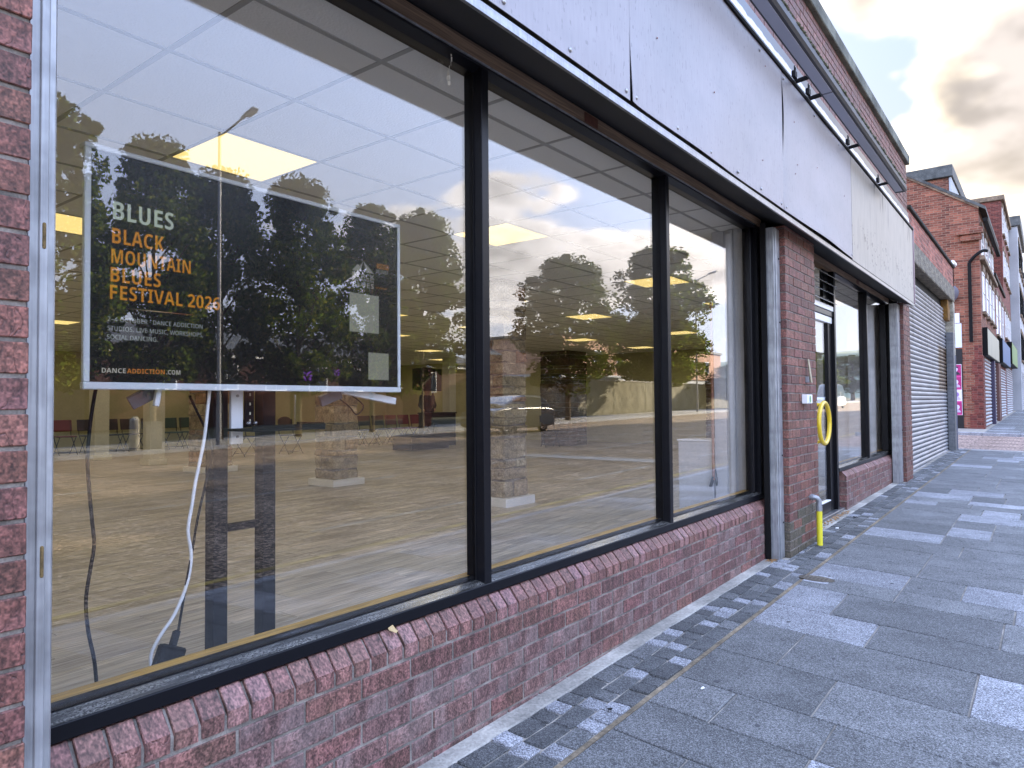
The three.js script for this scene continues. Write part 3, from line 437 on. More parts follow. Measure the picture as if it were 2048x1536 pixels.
// ------------------------------------------------------------------ THE ROOM behind the glass
const FL = 0.08, CE = 2.7, RX0 = -6, RX1 = 18.4, RZ = -18.5;
const oakM = [0.38, 0.41, 0.44, 0.39].map((l, k) => mat([l / 0.39, l * [0.97, 0.98, 0.96, 0.98][k] / 0.39, l * 0.93 / 0.39], 0.42, { map: rep(T.oak, 0.8, 1, k * 0.23, 0) }));
{
  const f = setting('room_floor'); mesh('floor_base', lim(RX0, RX1, FL - 0.2, FL - 0.0035, RZ, zG - 0.08, 0.002), oakM[0], f);
  const far = [], geo = (l, v) => cbox(Math.round(l * 100) / 100 - 0.002, 0.012, 0.188, 0.0012, v * 0.31, v * 0.29);
  for (let r = 0; r < 94; r++) { const z = zG - 0.18 - r * 0.19; for (let x = RX0 + 0.01 - hash(r, 3, 1) * 1.2; x < RX1 - 0.05; x += 1.28) { const a = Math.max(x, RX0 + 0.01), b = Math.min(x + 1.28, RX1 - 0.01), v = Math.floor(hash(r, Math.round(x * 10), 5) * 6); if (b - a < 0.1) continue; const near = r < 30 && a > -1 && a < 9.5; if (near) { const o = mesh('floor_plank', geo(b - a, v), oakM[Math.floor(hash(r, Math.round(x * 7), 9) * 4)], f); o.position.set((a + b) / 2, FL - 0.006, z); } } }
  const c = setting('suspended_ceiling');
  const lights = new Set(); for (const i of [-9, -4, 1, 5, 10, 14, 20, 25]) for (const j of [2, 6, 10, 14, 18, 22, 26]) lights.add(i + ',' + j);
  const cx = i => 1.385 + 0.602 * i, cz = j => -0.51 - 0.602 * j, tileG = cbox(0.578, 0.015, 0.578, 0.002), beyond = []; let n = 0;
  const tiles = []; for (let i = -13; i <= 28; i++) for (let j = -1; j <= 29; j++) { if (lights.has(i + ',' + j)) continue; const x0 = Math.max(cx(i), RX0), x1 = Math.min(cx(i + 1), RX1), z1 = Math.min(cz(j), -0.3), z0 = Math.max(cz(j + 1), RZ); if (x1 - x0 < 0.1 || z1 - z0 < 0.08) continue; tiles.push([x0, x1, z0, z1]); }
  const score = t => { const q = V((t[0] + t[1]) / 2, CE, (t[2] + t[3]) / 2).project(cam2()); return Math.hypot(t[0], t[2]) + (Math.abs(q.x) < 1.05 && q.y < 1.2 && q.z < 1 ? 0 : 50); };
  tiles.forEach(t => t.s = score(t)); tiles.sort((a, b) => a.s - b.s);
  for (const t of tiles) { const w = t[1] - t[0], d = t[3] - t[2], g = w > 0.59 && d > 0.59 ? tileG : cbox(w - 0.024, 0.015, d - 0.024, 0.002); if (n++ < 300) { const o = mesh('ceiling_tile', g, M.tile, c); o.position.set((t[0] + t[1]) / 2, CE + 0.0095, (t[2] + t[3]) / 2); } else beyond.push(at(new THREE.BoxGeometry(w - 0.024, 0.015, d - 0.024), (t[0] + t[1]) / 2, CE + 0.0095, (t[2] + t[3]) / 2)); }
  mesh('tiles_beyond', beyond, M.tile, c).userData.kind = 'stuff';
  for (let i = -12; i <= 28; i++) if (cx(i) > RX0 && cx(i) < RX1) mesh('grid_bar', lim(cx(i) - 0.0125, cx(i) + 0.0125, CE, CE + 0.03, RZ, -0.295, 0.001), M.grid, c);
  for (let j = 0; j <= 29; j++) mesh('grid_bar', lim(RX0, RX1, CE - 0.0015, CE + 0.028, cz(j) - 0.0125, cz(j) + 0.0125, 0.001), M.grid, c);
  // lit panels
  const glow = new THREE.MeshStandardMaterial({ color: 0x222222, roughness: 0.6, emissive: new THREE.Color().setRGB(1, 0.74, 0.26), emissiveIntensity: 0.22 });
  const near = { '1,2': 'nearest square ceiling light, reflected tree tops crossing it', '5,2': 'square ceiling light just right of the first window post', '10,2': 'square ceiling light cut by the second window post' };
  for (const k of lights) {
    const [i, j] = k.split(',').map(Number), x = (cx(i) + cx(i + 1)) / 2, z = (cz(j) + cz(j + 1)) / 2;
    const t = thing('ceiling_light', near[k] || 'square warm light panel further back in the shop ceiling', 'light', [x, CE, z], 0, near[k] ? undefined : 'light panels in the shop ceiling');
    mesh('diffuser', cbox(0.575, 0.01, 0.575, 0.001).clone().translate(0, 0.004, 0), glow, t);
    mesh('trim', [lim(-0.3, 0.3, 0, 0.012, 0.2885, 0.3), lim(-0.3, 0.3, 0, 0.012, -0.3, -0.2885), lim(0.2885, 0.3, 0, 0.012, -0.288, 0.288), lim(-0.3, -0.2885, 0, 0.012, -0.288, 0.288)], M.whitePaint, t);
    const L = new THREE.RectAreaLight(new THREE.Color(1, 0.9, 0.66), 1.1, 0.56, 0.56); L.position.set(0, -0.006, 0); L.rotation.x = -Math.PI / 2; t.add(L);
  }
  // walls
  const olive = mat([0.62, 0.58, 0.33], 0.8, { map: rep(T.wall, 0.5) }); setting('room_wall_back', lim(RX0, RX1, FL - 0.1, CE + 0.1, RZ - 0.2, RZ), olive); setting('room_wall_left', lim(RX0 - 0.2, RX0, FL - 0.1, CE + 0.1, RZ - 0.2, -0.1), olive); setting('room_wall_right', lim(RX1, RX1 + 0.2, FL - 0.1, CE + 0.1, RZ - 0.2, -0.3), olive);
  setting('room_wall_front', [lim(RX0, 0.54, FL - 0.1, CE + 0.1, -0.36, -0.26), lim(11.7, RX1, FL - 0.1, CE + 0.1, -0.45, -0.35), lim(5.9, 6.78, FL - 0.1, CE + 0.1, -0.36, -0.305)], M.white);
  setting('shop_roof', lim(RX0 - 0.2, RX1 + 0.2, CE + 0.25, CE + 0.5, RZ - 0.2, -0.23), M.roof);
  mesh('outer_wall', [lim(-2.2 - 4, -0.37, -0.3, 4.9, -0.19, -0.03)], M.farBrickDark, shop);
  // white lining beside the window, low boxing, pipe
  const l = thing('window_lining', 'white boxed lining at the right end of the first shop window', 'wall lining');
  mesh('panel', [lim(5.76, 6.0, FL, CE, -0.385, -0.295, 0.003), lim(5.745, 6.0, FL, CE, -0.435, -0.386, 0.004), lim(5.77, 6.0, FL, CE, -0.465, -0.436, 0.003), lim(5.76, 6.0, FL, CE, -0.57, -0.466, 0.003)], M.white, l);
  const b = thing('low_cabinet', 'low white boxed panel standing just inside beside the window lining', 'cabinet'); mesh('side', lim(5.76, 6.05, FL, 0.92, -0.9, -0.585, 0.003), M.white, b); mesh('top', lim(5.75, 6.06, 0.9205, 0.935, -0.91, -0.575, 0.003), M.whitePaint, b);
  const q = thing('copper_pipe', 'brown vertical pipe with a black clip at the edge of the white lining', 'pipe'); mesh('pipe', bar([5.74, 0.6, -0.578], [5.74, 2.1, -0.578], 0.012, 10), mat([0.28, 0.12, 0.07], 0.5), q); mesh('clip', [strut([5.74, 0.63, -0.578], [5.74, 0.54, -0.605], 0.025, 0.02), tube([[5.74, 0.69, -0.56], [5.74, 0.59, -0.545], [5.74, 0.55, -0.55], [5.74, 0.61, -0.56]], 0.004, 20, 6)], M.blackMatt, q);
  const w2 = thing('window_lining', 'white boxed lining at the right end of the second shop window', 'wall lining'); mesh('panel', [lim(11.6, 11.95, FL, CE, -0.45, -0.36, 0.003), lim(11.58, 11.95, FL, CE, -0.75, -0.451, 0.003), lim(11.62, 11.95, FL, CE, -1.2, -0.751, 0.003)], M.white, w2);
}
// rubble pillars, columns
{
  const cols = [[0.34, 0.31, 0.26], [0.38, 0.36, 0.31], [0.3, 0.26, 0.21], [0.3, 0.2, 0.14], [0.33, 0.3, 0.25], [0.42, 0.39, 0.33]].map(c => mat(c.map(v => v / 0.34), 0.95, { map: rep(T.stone, 1.3), bumpMap: rep(T.stoneBump, 2), bumpScale: 0.03 }));
  const dark = [[0.1, 0.07, 0.06], [0.13, 0.09, 0.07], [0.08, 0.07, 0.06]].map(c => mat(c.map(v => v / 0.34), 0.95, { map: rep(T.stone, 1.3), bumpMap: rep(T.stoneBump, 2), bumpScale: 0.03 }));
  const pillar = (x, z, w, label, ms, plinth, dz = w) => {
    const t = thing('stone_pillar', label, 'pillar', [x, FL, z]);
    mesh('core', lim(-w / 2 + 0.02, w / 2 - 0.02, 0, CE - FL, -w / 2 + 0.02, w / 2 - 0.02), M.mortarGrey, t);
    for (let y = plinth ? 0.09 : 0.01, r = 0; y < CE - FL - 0.02; r++) { let h = pick([0.1, 0.14, 0.2, 0.26, 0.08]); h = Math.min(h, CE - FL - y); const n = pick([1, 2, 2, 3]); let a = -w / 2; for (let k = 0; k < n; k++) { const b = k === n - 1 ? w / 2 : a + (w / 2 - a) * rr(0.3, 0.6), l = b - a; const g = r % 2 ? cbox(l - 0.012, h - 0.012, w, 0.014, Math.floor(rr(0, 9)) * 0.13, 0.1 * r, 0.02) : cbox(l - 0.012, h - 0.012, w, 0.014, Math.floor(rr(0, 9)) * 0.13, 0.1 * r, 0.025); const o = mesh('stone', g, pick(ms), t); o.position.set((a + b) / 2 + rr(-0.008, 0.008), y + h / 2, rr(-0.008, 0.008)); if (r % 3 === 1) { o.rotation.y = Math.PI / 2; o.position.set(rr(-0.006, 0.006), y + h / 2, (a + b) / 2); } a = b; } y += h; }
    if (plinth) mesh('plinth_box', lim(-w / 2 - 0.06, w / 2 + 0.06, 0.0, 0.1, -w / 2 - 0.06, w / 2 + 0.06, 0.004), M.whitePaint, t);
  };
  pillar(6.52, -3.47, 0.44, 'rubble stone pillar on a white plinth, nearest to the window', cols, true); pillar(6.69, -6.73, 0.46, 'rubble stone pillar on a white plinth seen below the right end of the screen', cols, true); pillar(6.75, -10.35, 0.55, 'stone pillar half hidden behind the television stand', cols, true);
  pillar(16.6, -9.2, 0.95, 'wide dark brick pillar at the far right of the room', dark, false); pillar(13.9, -3.6, 0.5, 'dark stone pillar seen through the third pane of the first window', dark, false);
  for (const [x, z, l] of [[6.86, -12.7, 'cream square column behind the left cable, nearer of two'], [6.76, -15.0, 'cream square column near the back wall, further of two'], [16.3, -13.3, 'pale column beside the standing person']]) { const t = thing('square_column', l, 'column', [x, FL, z]); mesh('shaft', cbox(0.3, CE - FL - 0.12, 0.3, 0.006).clone().translate(0, (CE - FL) / 2 + 0.06, 0), M.cream, t); mesh('base', cbox(0.38, 0.12, 0.38, 0.01).clone().translate(0, 0.06, 0), M.cream, t); }
}
// folding chairs
{
  const seatM = { red: mat([0.16, 0.025, 0.03], 0.7), dark: mat([0.02, 0.018, 0.02], 0.7), green: mat([0.03, 0.07, 0.055], 0.7) };
  const frameM = mat([0.02, 0.018, 0.018], 0.5);
  const build = (name, round) => { const t = thing(name, 'x', 'chair'); for (const s of [-1, 1]) { mesh('leg', [bar([s * 0.2, 0, 0.2], [s * 0.2, 0.48, -0.2], 0.011), bar([s * 0.2, 0.48, -0.2], [s * 0.19, 0.84, -0.26], 0.011)], frameM, t); mesh('leg', bar([s * 0.18, 0, -0.22], [s * 0.18, 0.45, 0.18], 0.011), frameM, t); } mesh('stretcher', [bar([-0.2, 0.06, 0.15], [0.2, 0.06, 0.15], 0.008), bar([-0.18, 0.06, -0.17], [0.18, 0.06, -0.17], 0.008)], frameM, t); mesh('seat', cbox(0.4, 0.035, 0.38, 0.012).clone().translate(0, 0.45, 0), seatM.dark, t); mesh('backrest', round ? cyl(0.2, 0.2, 0.03, 24).rotateX(Math.PI / 2 - 0.15).scale(1, 0.75, 1).translate(0, 0.75, -0.25) : cbox(0.46, 0.29, 0.025, 0.01).clone().rotateX(-0.15).translate(0, 0.71, -0.245), seatM.dark, t); return t; };
  const c0 = build('folding_chair', false), words = ['red', 'dark', 'green'];
  const put = (src, first, x, z, turn, col, label) => { const o = first ? src : copy(src, [x, FL, z], turn, label); if (first) { o.position.set(x, FL, z); o.rotation.y = turn; o.userData.label = label; } o.children.forEach(k => { if (k.name === 'backrest' || k.name === 'seat') k.material = seatM[col]; }); o.userData.group = 'folding chairs along the walls'; };
  [[6.0, 'red', 'red backed folding chair at the far left of the back row'], [6.52, 'red', 'second red backed folding chair from the left end of the back row'], [7.04, 'red', 'third red backed folding chair from the left, by the cream column'], [7.62, 'dark', 'dark folding chair just right of the further cream column'], [8.14, 'dark', 'second dark folding chair right of the further cream column'], [8.66, 'dark', 'dark folding chair half hidden by the nearer cream column'], [9.2, 'dark', 'dark folding chair just right of the nearer cream column'], [9.72, 'green', 'green backed folding chair beside the stone pillar'], [10.24, 'green', 'second green backed folding chair behind the stone pillar']].forEach(([x, c, l], k) => put(c0, !k, x, -17.6, 0, c, l));
  ['dark', 'dark', 'dark', 'red', 'red', 'red'].forEach((c, k) => put(c0, false, 13.05 + k * 0.52, -13.9, 0, c, ['first dark folding chair right of the middle stone pillar', 'second dark folding chair right of the middle stone pillar', 'third dark folding chair right of the middle stone pillar', 'red folding chair left of the loudspeaker pole', 'red folding chair behind the loudspeaker pole', 'red folding chair right of the loudspeaker pole'][k]));
  const r0 = build('round_back_chair', true); r0.position.set(10.3, FL, -13); r0.userData.label = 'black round backed chair against the wall left of the middle pillar';
  copy(r0, [9.2, FL, -13.2], 0.2, 'black round backed chair seen behind the television shelf'); copy(r0, [15.6, FL, -9.0], -0.6, 'black round backed chair beside the wide dark pillar');
}
// loudspeakers, stage block, desk, person
{
  const spk = mat([0.012, 0.012, 0.014], 0.7); const box = thing('stage_block', 'low dark stage block below the loudspeakers', 'platform', [13.2, FL, -11.4]); mesh('block', lim(-0.7, 0.7, 0, 0.36, -0.4, 0.3, 0.01), spk, box); mesh('deck', lim(-0.72, 0.72, 0.361, 0.385, -0.42, 0.32, 0.005), mat([0.03, 0.03, 0.03], 0.6), box);
  const speaker = (x, z, w, l1, l2) => { const t = thing('loudspeaker', l1, 'loudspeaker', [x, 1.6, z]); mesh('cabinet', prism([[0.17, 0], [0.17, 0.6], [-0.15, 0.58], [-0.15, 0.03]], -w / 2, w / 2, 0.012), spk, t); mesh('grille', lim(-w / 2 + 0.03, w / 2 - 0.03, 0.04, 0.56, 0.171, 0.178), mat([0.025, 0.025, 0.027], 0.9), t); const s = thing('speaker_stand', l2, 'stand', [x, FL + 0.386, z]); mesh('pole', bar([0, 0.02, 0], [0, 1.13, 0], 0.02), spk, s); for (let k = 0; k < 3; k++) mesh('leg', bar([0, 0.35, 0], [0.3 * Math.cos(k * 2.1), 0.01, 0.25 * Math.sin(k * 2.1)], 0.011), spk, s); mesh('collar', bar([0, 0.6, 0], [0, 0.68, 0], 0.03), spk, s); };
  speaker(13.1, -11.3, 0.46, 'larger black loudspeaker on a pole above the stage block', 'black pole stand under the larger loudspeaker'); speaker(13.75, -11.55, 0.36, 'narrower black loudspeaker on the right above the stage block', 'black pole stand under the narrower loudspeaker');
  const desk = thing('dark_desk', 'dark covered desk behind the stage block', 'desk', [14.6, FL, -12.2]); mesh('top', lim(-0.5, 0.5, 0.9, 0.94, -0.3, 0.3, 0.005), spk, desk); mesh('skirt', lim(-0.48, 0.48, 0, 0.899, -0.28, 0.28, 0.01), spk, desk);
  // person: one surface from a field of tapered capsules
  const res = 60, mc = new MarchingCubes(res, new THREE.MeshStandardMaterial(), false, false, 60000), J = { pelvis: [0, 0.92, 0], chest: [0, 1.28, -0.02], neck: [0, 1.44, 0], head: [0, 1.6, 0.02] };
  const bones = [[J.pelvis, J.chest, 0.135, 0.15], [J.chest, J.neck, 0.14, 0.06], [J.neck, J.head, 0.055, 0.085], [J.head, [0, 1.66, 0.01], 0.09, 0.085], [[0, 1.58, 0.09], [0, 1.6, 0.105], 0.018, 0.012]];
  for (const s of [-1, 1]) bones.push([[s * 0.17, 1.4, 0], [s * 0.22, 1.14, 0.02], 0.055, 0.045], [[s * 0.22, 1.14, 0.02], [s * 0.17, 1.0, 0.22], 0.043, 0.032], [[s * 0.17, 1.0, 0.22], [s * 0.15, 0.98, 0.3], 0.036, 0.03], [[s * 0.1, 0.9, 0], [s * 0.11, 0.5, 0.02], 0.09, 0.062], [[s * 0.11, 0.5, 0.02], [s * 0.11, 0.08, -0.02], 0.06, 0.04], [[s * 0.11, 0.05, -0.02], [s * 0.12, 0.04, 0.16], 0.045, 0.035]);
  const cap = (p, a, b, r0, r1) => { const ab = [b[0] - a[0], b[1] - a[1], b[2] - a[2]], ap = [p[0] - a[0], p[1] - a[1], p[2] - a[2]], t = Math.max(0, Math.min(1, (ap[0] * ab[0] + ap[1] * ab[1] + ap[2] * ab[2]) / (ab[0] ** 2 + ab[1] ** 2 + ab[2] ** 2))); return Math.hypot(ap[0] - t * ab[0], ap[1] - t * ab[1], ap[2] - t * ab[2]) - (r0 + (r1 - r0) * t); };
  const S = 0.92; for (let k = 0; k < res; k++) for (let j = 0; j < res; j++) for (let i = 0; i < res; i++) { const p = [(i / (res / 2) - 1) * S, (j / (res / 2) - 1) * S + 0.87, (k / (res / 2) - 1) * S]; let d = 9; for (const [a, b, r0, r1] of bones) { const q = cap(p, a, b, r0, r1), h = Math.max(0, 0.05 - Math.abs(d - q)) / 0.05; d = Math.min(d, q) - h * h * 0.05 / 4; } mc.field[k * res * res + j * res + i] = -d; }
  mc.isolation = 0; mc.update(); const n = mc.count, g = new THREE.BufferGeometry(), pos = new Float32Array(mc.positionArray.slice(0, n * 3)), nor = new Float32Array(mc.normalArray.slice(0, n * 3)), col = []; for (let i = 0; i < n; i++) { pos[i * 3] *= S; pos[i * 3 + 1] = pos[i * 3 + 1] * S + 0.87; pos[i * 3 + 2] *= S; const y = pos[i * 3 + 1], z = pos[i * 3 + 2]; const c = y > 1.45 ? (y > 1.64 || z < 0.0 ? [0.03, 0.02, 0.015] : [0.42, 0.26, 0.19]) : z > 0.2 && y > 0.9 ? [0.42, 0.26, 0.19] : [0.018, 0.018, 0.02]; col.push(...c); }
  g.setAttribute('position', new THREE.BufferAttribute(pos, 3)); g.setAttribute('normal', new THREE.BufferAttribute(nor, 3)); g.setAttribute('color', new THREE.Float32BufferAttribute(col, 3));
  const pm = new THREE.MeshStandardMaterial({ vertexColors: true, roughness: 0.8 }); const ps = solid('person', g, pm, 'person in dark clothes standing at the desk at the back', 'person'); ps.position.set(14.75, FL, -12.75); ps.rotation.y = -0.6;
}
// ------------------------------------------------------------------ television on its stand, cables
{
  const scr = canvasTex(1420, 802, (c, w, h) => {
    c.fillStyle = '#08090c'; c.fillRect(0, 0, w, h); c.textBaseline = 'alphabetic';
    const txt = (s, u, v0, v1, u1, col, font = 'bold', ls = 0) => { const cap = (v1 - v0) * h, size = cap / 0.72; c.font = `${font} ${size}px sans-serif`; c.fillStyle = col; const tw = c.measureText(s).width; c.save(); c.translate(u * w, v1 * h); c.scale((u1 - u) * w / tw, 1); c.fillText(s, 0, 0); c.restore(); };
    txt('BLUES', 0.046, 0.207, 0.286, 0.204, '#b9c9bd'); txt('BLACK', 0.045, 0.325, 0.393, 0.177, '#d08b22'); txt('MOUNTAIN', 0.044, 0.418, 0.48, 0.252, '#d08b22'); txt('BLUES', 0.042, 0.498, 0.562, 0.171, '#d08b22'); txt('FESTIVAL 2026', 0.041, 0.575, 0.638, 0.334, '#d08b22');
    const gr = c.createLinearGradient(0.06 * w, 0, 0.25 * w, 0); gr.addColorStop(0, '#08090c'); gr.addColorStop(0.5, '#c9b48a'); gr.addColorStop(1, '#6a2c20'); c.fillStyle = gr; c.fillRect(0.055 * w, 0.672 * h, 0.2 * w, 3);
    txt('2–4 OCTOBER · DANCE ADDICTION', 0.039, 0.715, 0.735, 0.284, '#b4c0c2', 'normal'); txt('STUDIOS. LIVE MUSIC, WORKSHOPS,', 0.039, 0.755, 0.775, 0.285, '#b4c0c2', 'normal'); txt('SOCIAL DANCING.', 0.038, 0.793, 0.813, 0.163, '#b4c0c2', 'normal');
    txt('DANCE', 0.026, 0.939, 0.96, 0.085, '#c4c4bd'); txt('ADDICTION', 0.0865, 0.939, 0.96, 0.182, '#d98a3a'); txt('.COM', 0.1835, 0.939, 0.96, 0.223, '#c4c4bd');
    c.strokeStyle = '#5a4020'; c.lineWidth = 2; c.strokeRect(0.77 * w, 0.247 * h, 0.19 * w, 0.18 * h);
    c.fillStyle = '#8f928c'; c.beginPath(); c.moveTo(0.797 * w, 0.318 * h); c.lineTo(0.822 * w, 0.275 * h); c.lineTo(0.832 * w, 0.286 * h); c.lineTo(0.846 * w, 0.25 * h); c.lineTo(0.894 * w, 0.318 * h); c.closePath(); c.fill(); c.fillStyle = '#15161a'; c.beginPath(); c.moveTo(0.846 * w, 0.25 * h); c.lineTo(0.835 * w, 0.318 * h); c.lineTo(0.86 * w, 0.318 * h); c.closePath(); c.fill();
    txt('BLACK', 0.797, 0.326, 0.355, 0.894, '#9a9d97'); txt('MOUNTAIN', 0.797, 0.359, 0.374, 0.894, '#9a9d97'); txt('BLUES', 0.797, 0.379, 0.41, 0.894, '#9a9d97');
    c.fillStyle = '#8a5a18'; c.fillRect(0.905 * w, 0.25 * h, 0.055 * w, 0.03 * h); txt('FIRST', 0.913, 0.256, 0.274, 0.952, '#1a1208'); txt('BELFAST', 0.902, 0.287, 0.308, 0.958, '#8c8f8c'); c.fillStyle = '#6a4818'; c.fillRect(0.9 * w, 0.392 * h, 0.052 * w, 0.012 * h); c.fillStyle = '#2a2c34'; c.fillRect(0.903 * w, 0.322 * h, 0.05 * w, 0.012 * h); c.fillRect(0.903 * w, 0.348 * h, 0.045 * w, 0.008 * h);
    c.fillStyle = '#8f948c'; c.fillRect(0.787 * w, 0.449 * h, 0.128 * w, 0.23 * h); c.fillRect(0.867 * w, 0.795 * h, 0.092 * w, 0.163 * h);
    txt('SCAN FOR TICKETS', 0.776, 0.707, 0.722, 0.921, '#5a4a30', 'normal'); txt('SCAN ME', 0.802, 0.925, 0.938, 0.86, '#44464a', 'normal');
    for (const [u, v, s] of [[0.623, 0.945, 17], [0.735, 0.922, 12]]) for (let k = 0; k < 9; k++) { c.fillStyle = k % 2 ? '#5a2a86' : '#7a44a8'; c.beginPath(); c.ellipse(u * w + s * Math.cos(k * 2.3), v * h + s * Math.sin(k * 1.7), s * 0.5, s * 0.28, k, 0, 7); c.fill(); }
  });
  const X0 = 1.016, X1 = 2.434, Y0 = 1.345, Y1 = 2.147, z = -0.9, bz = mat([0.62, 0.65, 0.66], 0.4);
  const t = thing('television', 'large wall screen advertising a blues festival in orange lettering', 'television');
  const sg = new THREE.PlaneGeometry(X1 - X0, Y1 - Y0).translate((X0 + X1) / 2, (Y0 + Y1) / 2, z + 0.002);
  mesh('screen', sg, new THREE.MeshStandardMaterial({ color: 0x050506, roughness: 0.25, emissive: 0xffffff, emissiveMap: scr, emissiveIntensity: 0.115 }), t);
  mesh('case', lim(X0 - 0.004, X1 + 0.004, Y0 - 0.004, Y1 + 0.004, z - 0.05, z, 0.004), M.blackMatt, t);
  mesh('bezel', [lim(X0 - 0.022, X1 + 0.02, Y0 - 0.026, Y0 - 0.0005, z - 0.02, z + 0.008, 0.003), lim(X0 - 0.022, X1 + 0.02, Y1 + 0.0005, Y1 + 0.018, z - 0.04, z + 0.008, 0.003), lim(X0 - 0.022, X0 - 0.0005, Y0, Y1, z - 0.012, z + 0.008, 0.003), lim(X1 + 0.0005, X1 + 0.018, Y0, Y1, z - 0.04, z + 0.008, 0.003)], bz, t);
  const s = thing('television_stand', 'black twin post stand holding up the screen', 'stand'), bk = M.blackMatt;
  mesh('post', lim(1.532, 1.596, FL + 0.07, 1.9, -1.085, -1.02, 0.003), bk, s); mesh('post', lim(1.758, 1.822, FL + 0.07, 1.9, -1.085, -1.02, 0.003), bk, s);
  mesh('cross_bar', lim(1.5965, 1.7575, 0.735, 0.765, -1.07, -1.035, 0.002), bk, s); mesh('base', lim(1.3, 2.05, FL, FL + 0.069, -1.35, -0.75, 0.01), bk, s);
  mesh('shelf', [lim(1.57, 1.92, 1.155, 1.165, -1.019, -0.8, 0.002), lim(1.57, 1.92, 1.1655, 1.18, -0.806, -0.8, 0.001), lim(1.914, 1.92, 1.1655, 1.185, -1.0, -0.807, 0.001)], bk, s);
  const pl = mesh('white_plate', lim(1.598, 1.652, 1.1, 1.4, -1.017, -1.0, 0.002), M.whitePaint, s); for (const y of [1.13, 1.3, 1.37]) mesh('bolt', cyl(0.006, 0.006, 0.006, 10).rotateX(Math.PI / 2).translate(1.625, y, -0.998), M.screw, pl);
  const pf = mesh('slotted_plate', lim(1.66, 1.7, 1.167, 1.5, -1.01, -0.995, 0.002), bk, s); for (const y of [1.19, 1.22, 1.26, 1.3, 1.33]) mesh('slot', lim(1.677, 1.683, y, y + 0.012, -0.9948, -0.9935, 0.0003), mat([0.6, 0.55, 0.4], 0.8), pf);
  for (const x of [1.66, 1.69]) mesh('bolt', new THREE.SphereGeometry(0.009, 10, 8).translate(x, 1.185, -0.97), M.screw, s);
  mesh('bracket_arm', [strut([1.185, 1.27, -0.98], [1.27, 1.32, -0.955], 0.05, 0.02)], mat([0.1, 0.1, 0.11], 0.5), s); mesh('bracket_arm', strut([1.255, 1.26, -0.93], [1.268, 1.34, -0.93], 0.018, 0.02), bz, s);
  mesh('bracket_arm', strut([2.03, 1.275, -0.985], [2.13, 1.315, -0.96], 0.05, 0.02), mat([0.1, 0.1, 0.11], 0.5), s); mesh('bracket_arm', strut([2.13, 1.328, -0.95], [2.46, 1.275, -0.95], 0.034, 0.03), bz, s);
  const cab = (pts, r, m, l) => solid('cable', tube(pts.map(([x, y, zz]) => zz !== undefined ? [x, y, zz] : [x * 1.0643, 1.26 + (y - 1.26) * 1.0643, -0.96]), r, 90, 8), m, l, 'cable');
  cab([[1.09, 1.42, -0.97], [1.0, 1.331], [0.981, 1.2], [0.974, 1.087], [0.98, 0.989], [0.989, 0.89], [0.996, 0.808], [0.985, 0.729], [0.973, 0.635], [0.98, 0.537], [0.999, 0.436], [1.009, 0.333], [1.02, 0.24], [1.1, FL + 0.007, -0.96]], 0.0065, M.blackMatt, 'black cable hanging from the left end of the screen');
  cab([[1.49, 1.42, -0.97], [1.393, 1.337], [1.383, 1.244], [1.37, 1.133], [1.351, 1.042], [1.336, 0.971], [1.325, 0.899], [1.311, 0.811], [1.323, 0.71], [1.306, 0.614], [1.261, 0.517], [1.209, 0.452], [1.181, 0.399], [1.184, 0.339], [1.2, 0.24], [1.29, FL + 0.007, -0.96]], 0.0068, M.whitePaint, 'white cable snaking down from the screen to the floor');
  cab([[1.41, 1.3, -0.98], [1.4, 1.095], [1.375, 0.967], [1.346, 0.842], [1.324, 0.718], [1.304, 0.614], [1.283, 0.494], [1.2, 0.475, -0.66]], 0.005, M.blackMatt, 'thin black lead running down to the power brick');
  cab([[2.05, 1.34, -0.98], [2.05, 1.25], [2.09, 1.215], [2.13, 1.25], [2.13, 1.34, -0.96]], 0.0035, M.blackMatt, 'short looped black lead under the right end of the screen');
  const pb = thing('power_brick', 'black power brick with a pale label behind the window sill', 'adapter', [1.145, 0.41, -0.62]); mesh('case', cbox(0.085, 0.13, 0.04, 0.006).clone().rotateZ(-0.45).rotateX(-0.2), M.blackMatt, pb); mesh('label_plate', cbox(0.03, 0.05, 0.001, 0.0003).clone().translate(0.005, -0.03, 0.021).rotateZ(-0.2).rotateX(-0.2), mat([0.35, 0.5, 0.5], 0.6), pb); mesh('plug', strut([0.02, 0.06, 0], [0.045, 0.1, -0.02], 0.02, 0.02), M.blackMatt, pb);
  mesh('support', lim(-0.06, 0.06, -0.33, -0.055, -0.03, 0.0, 0.004), M.blackMatt, pb);
}

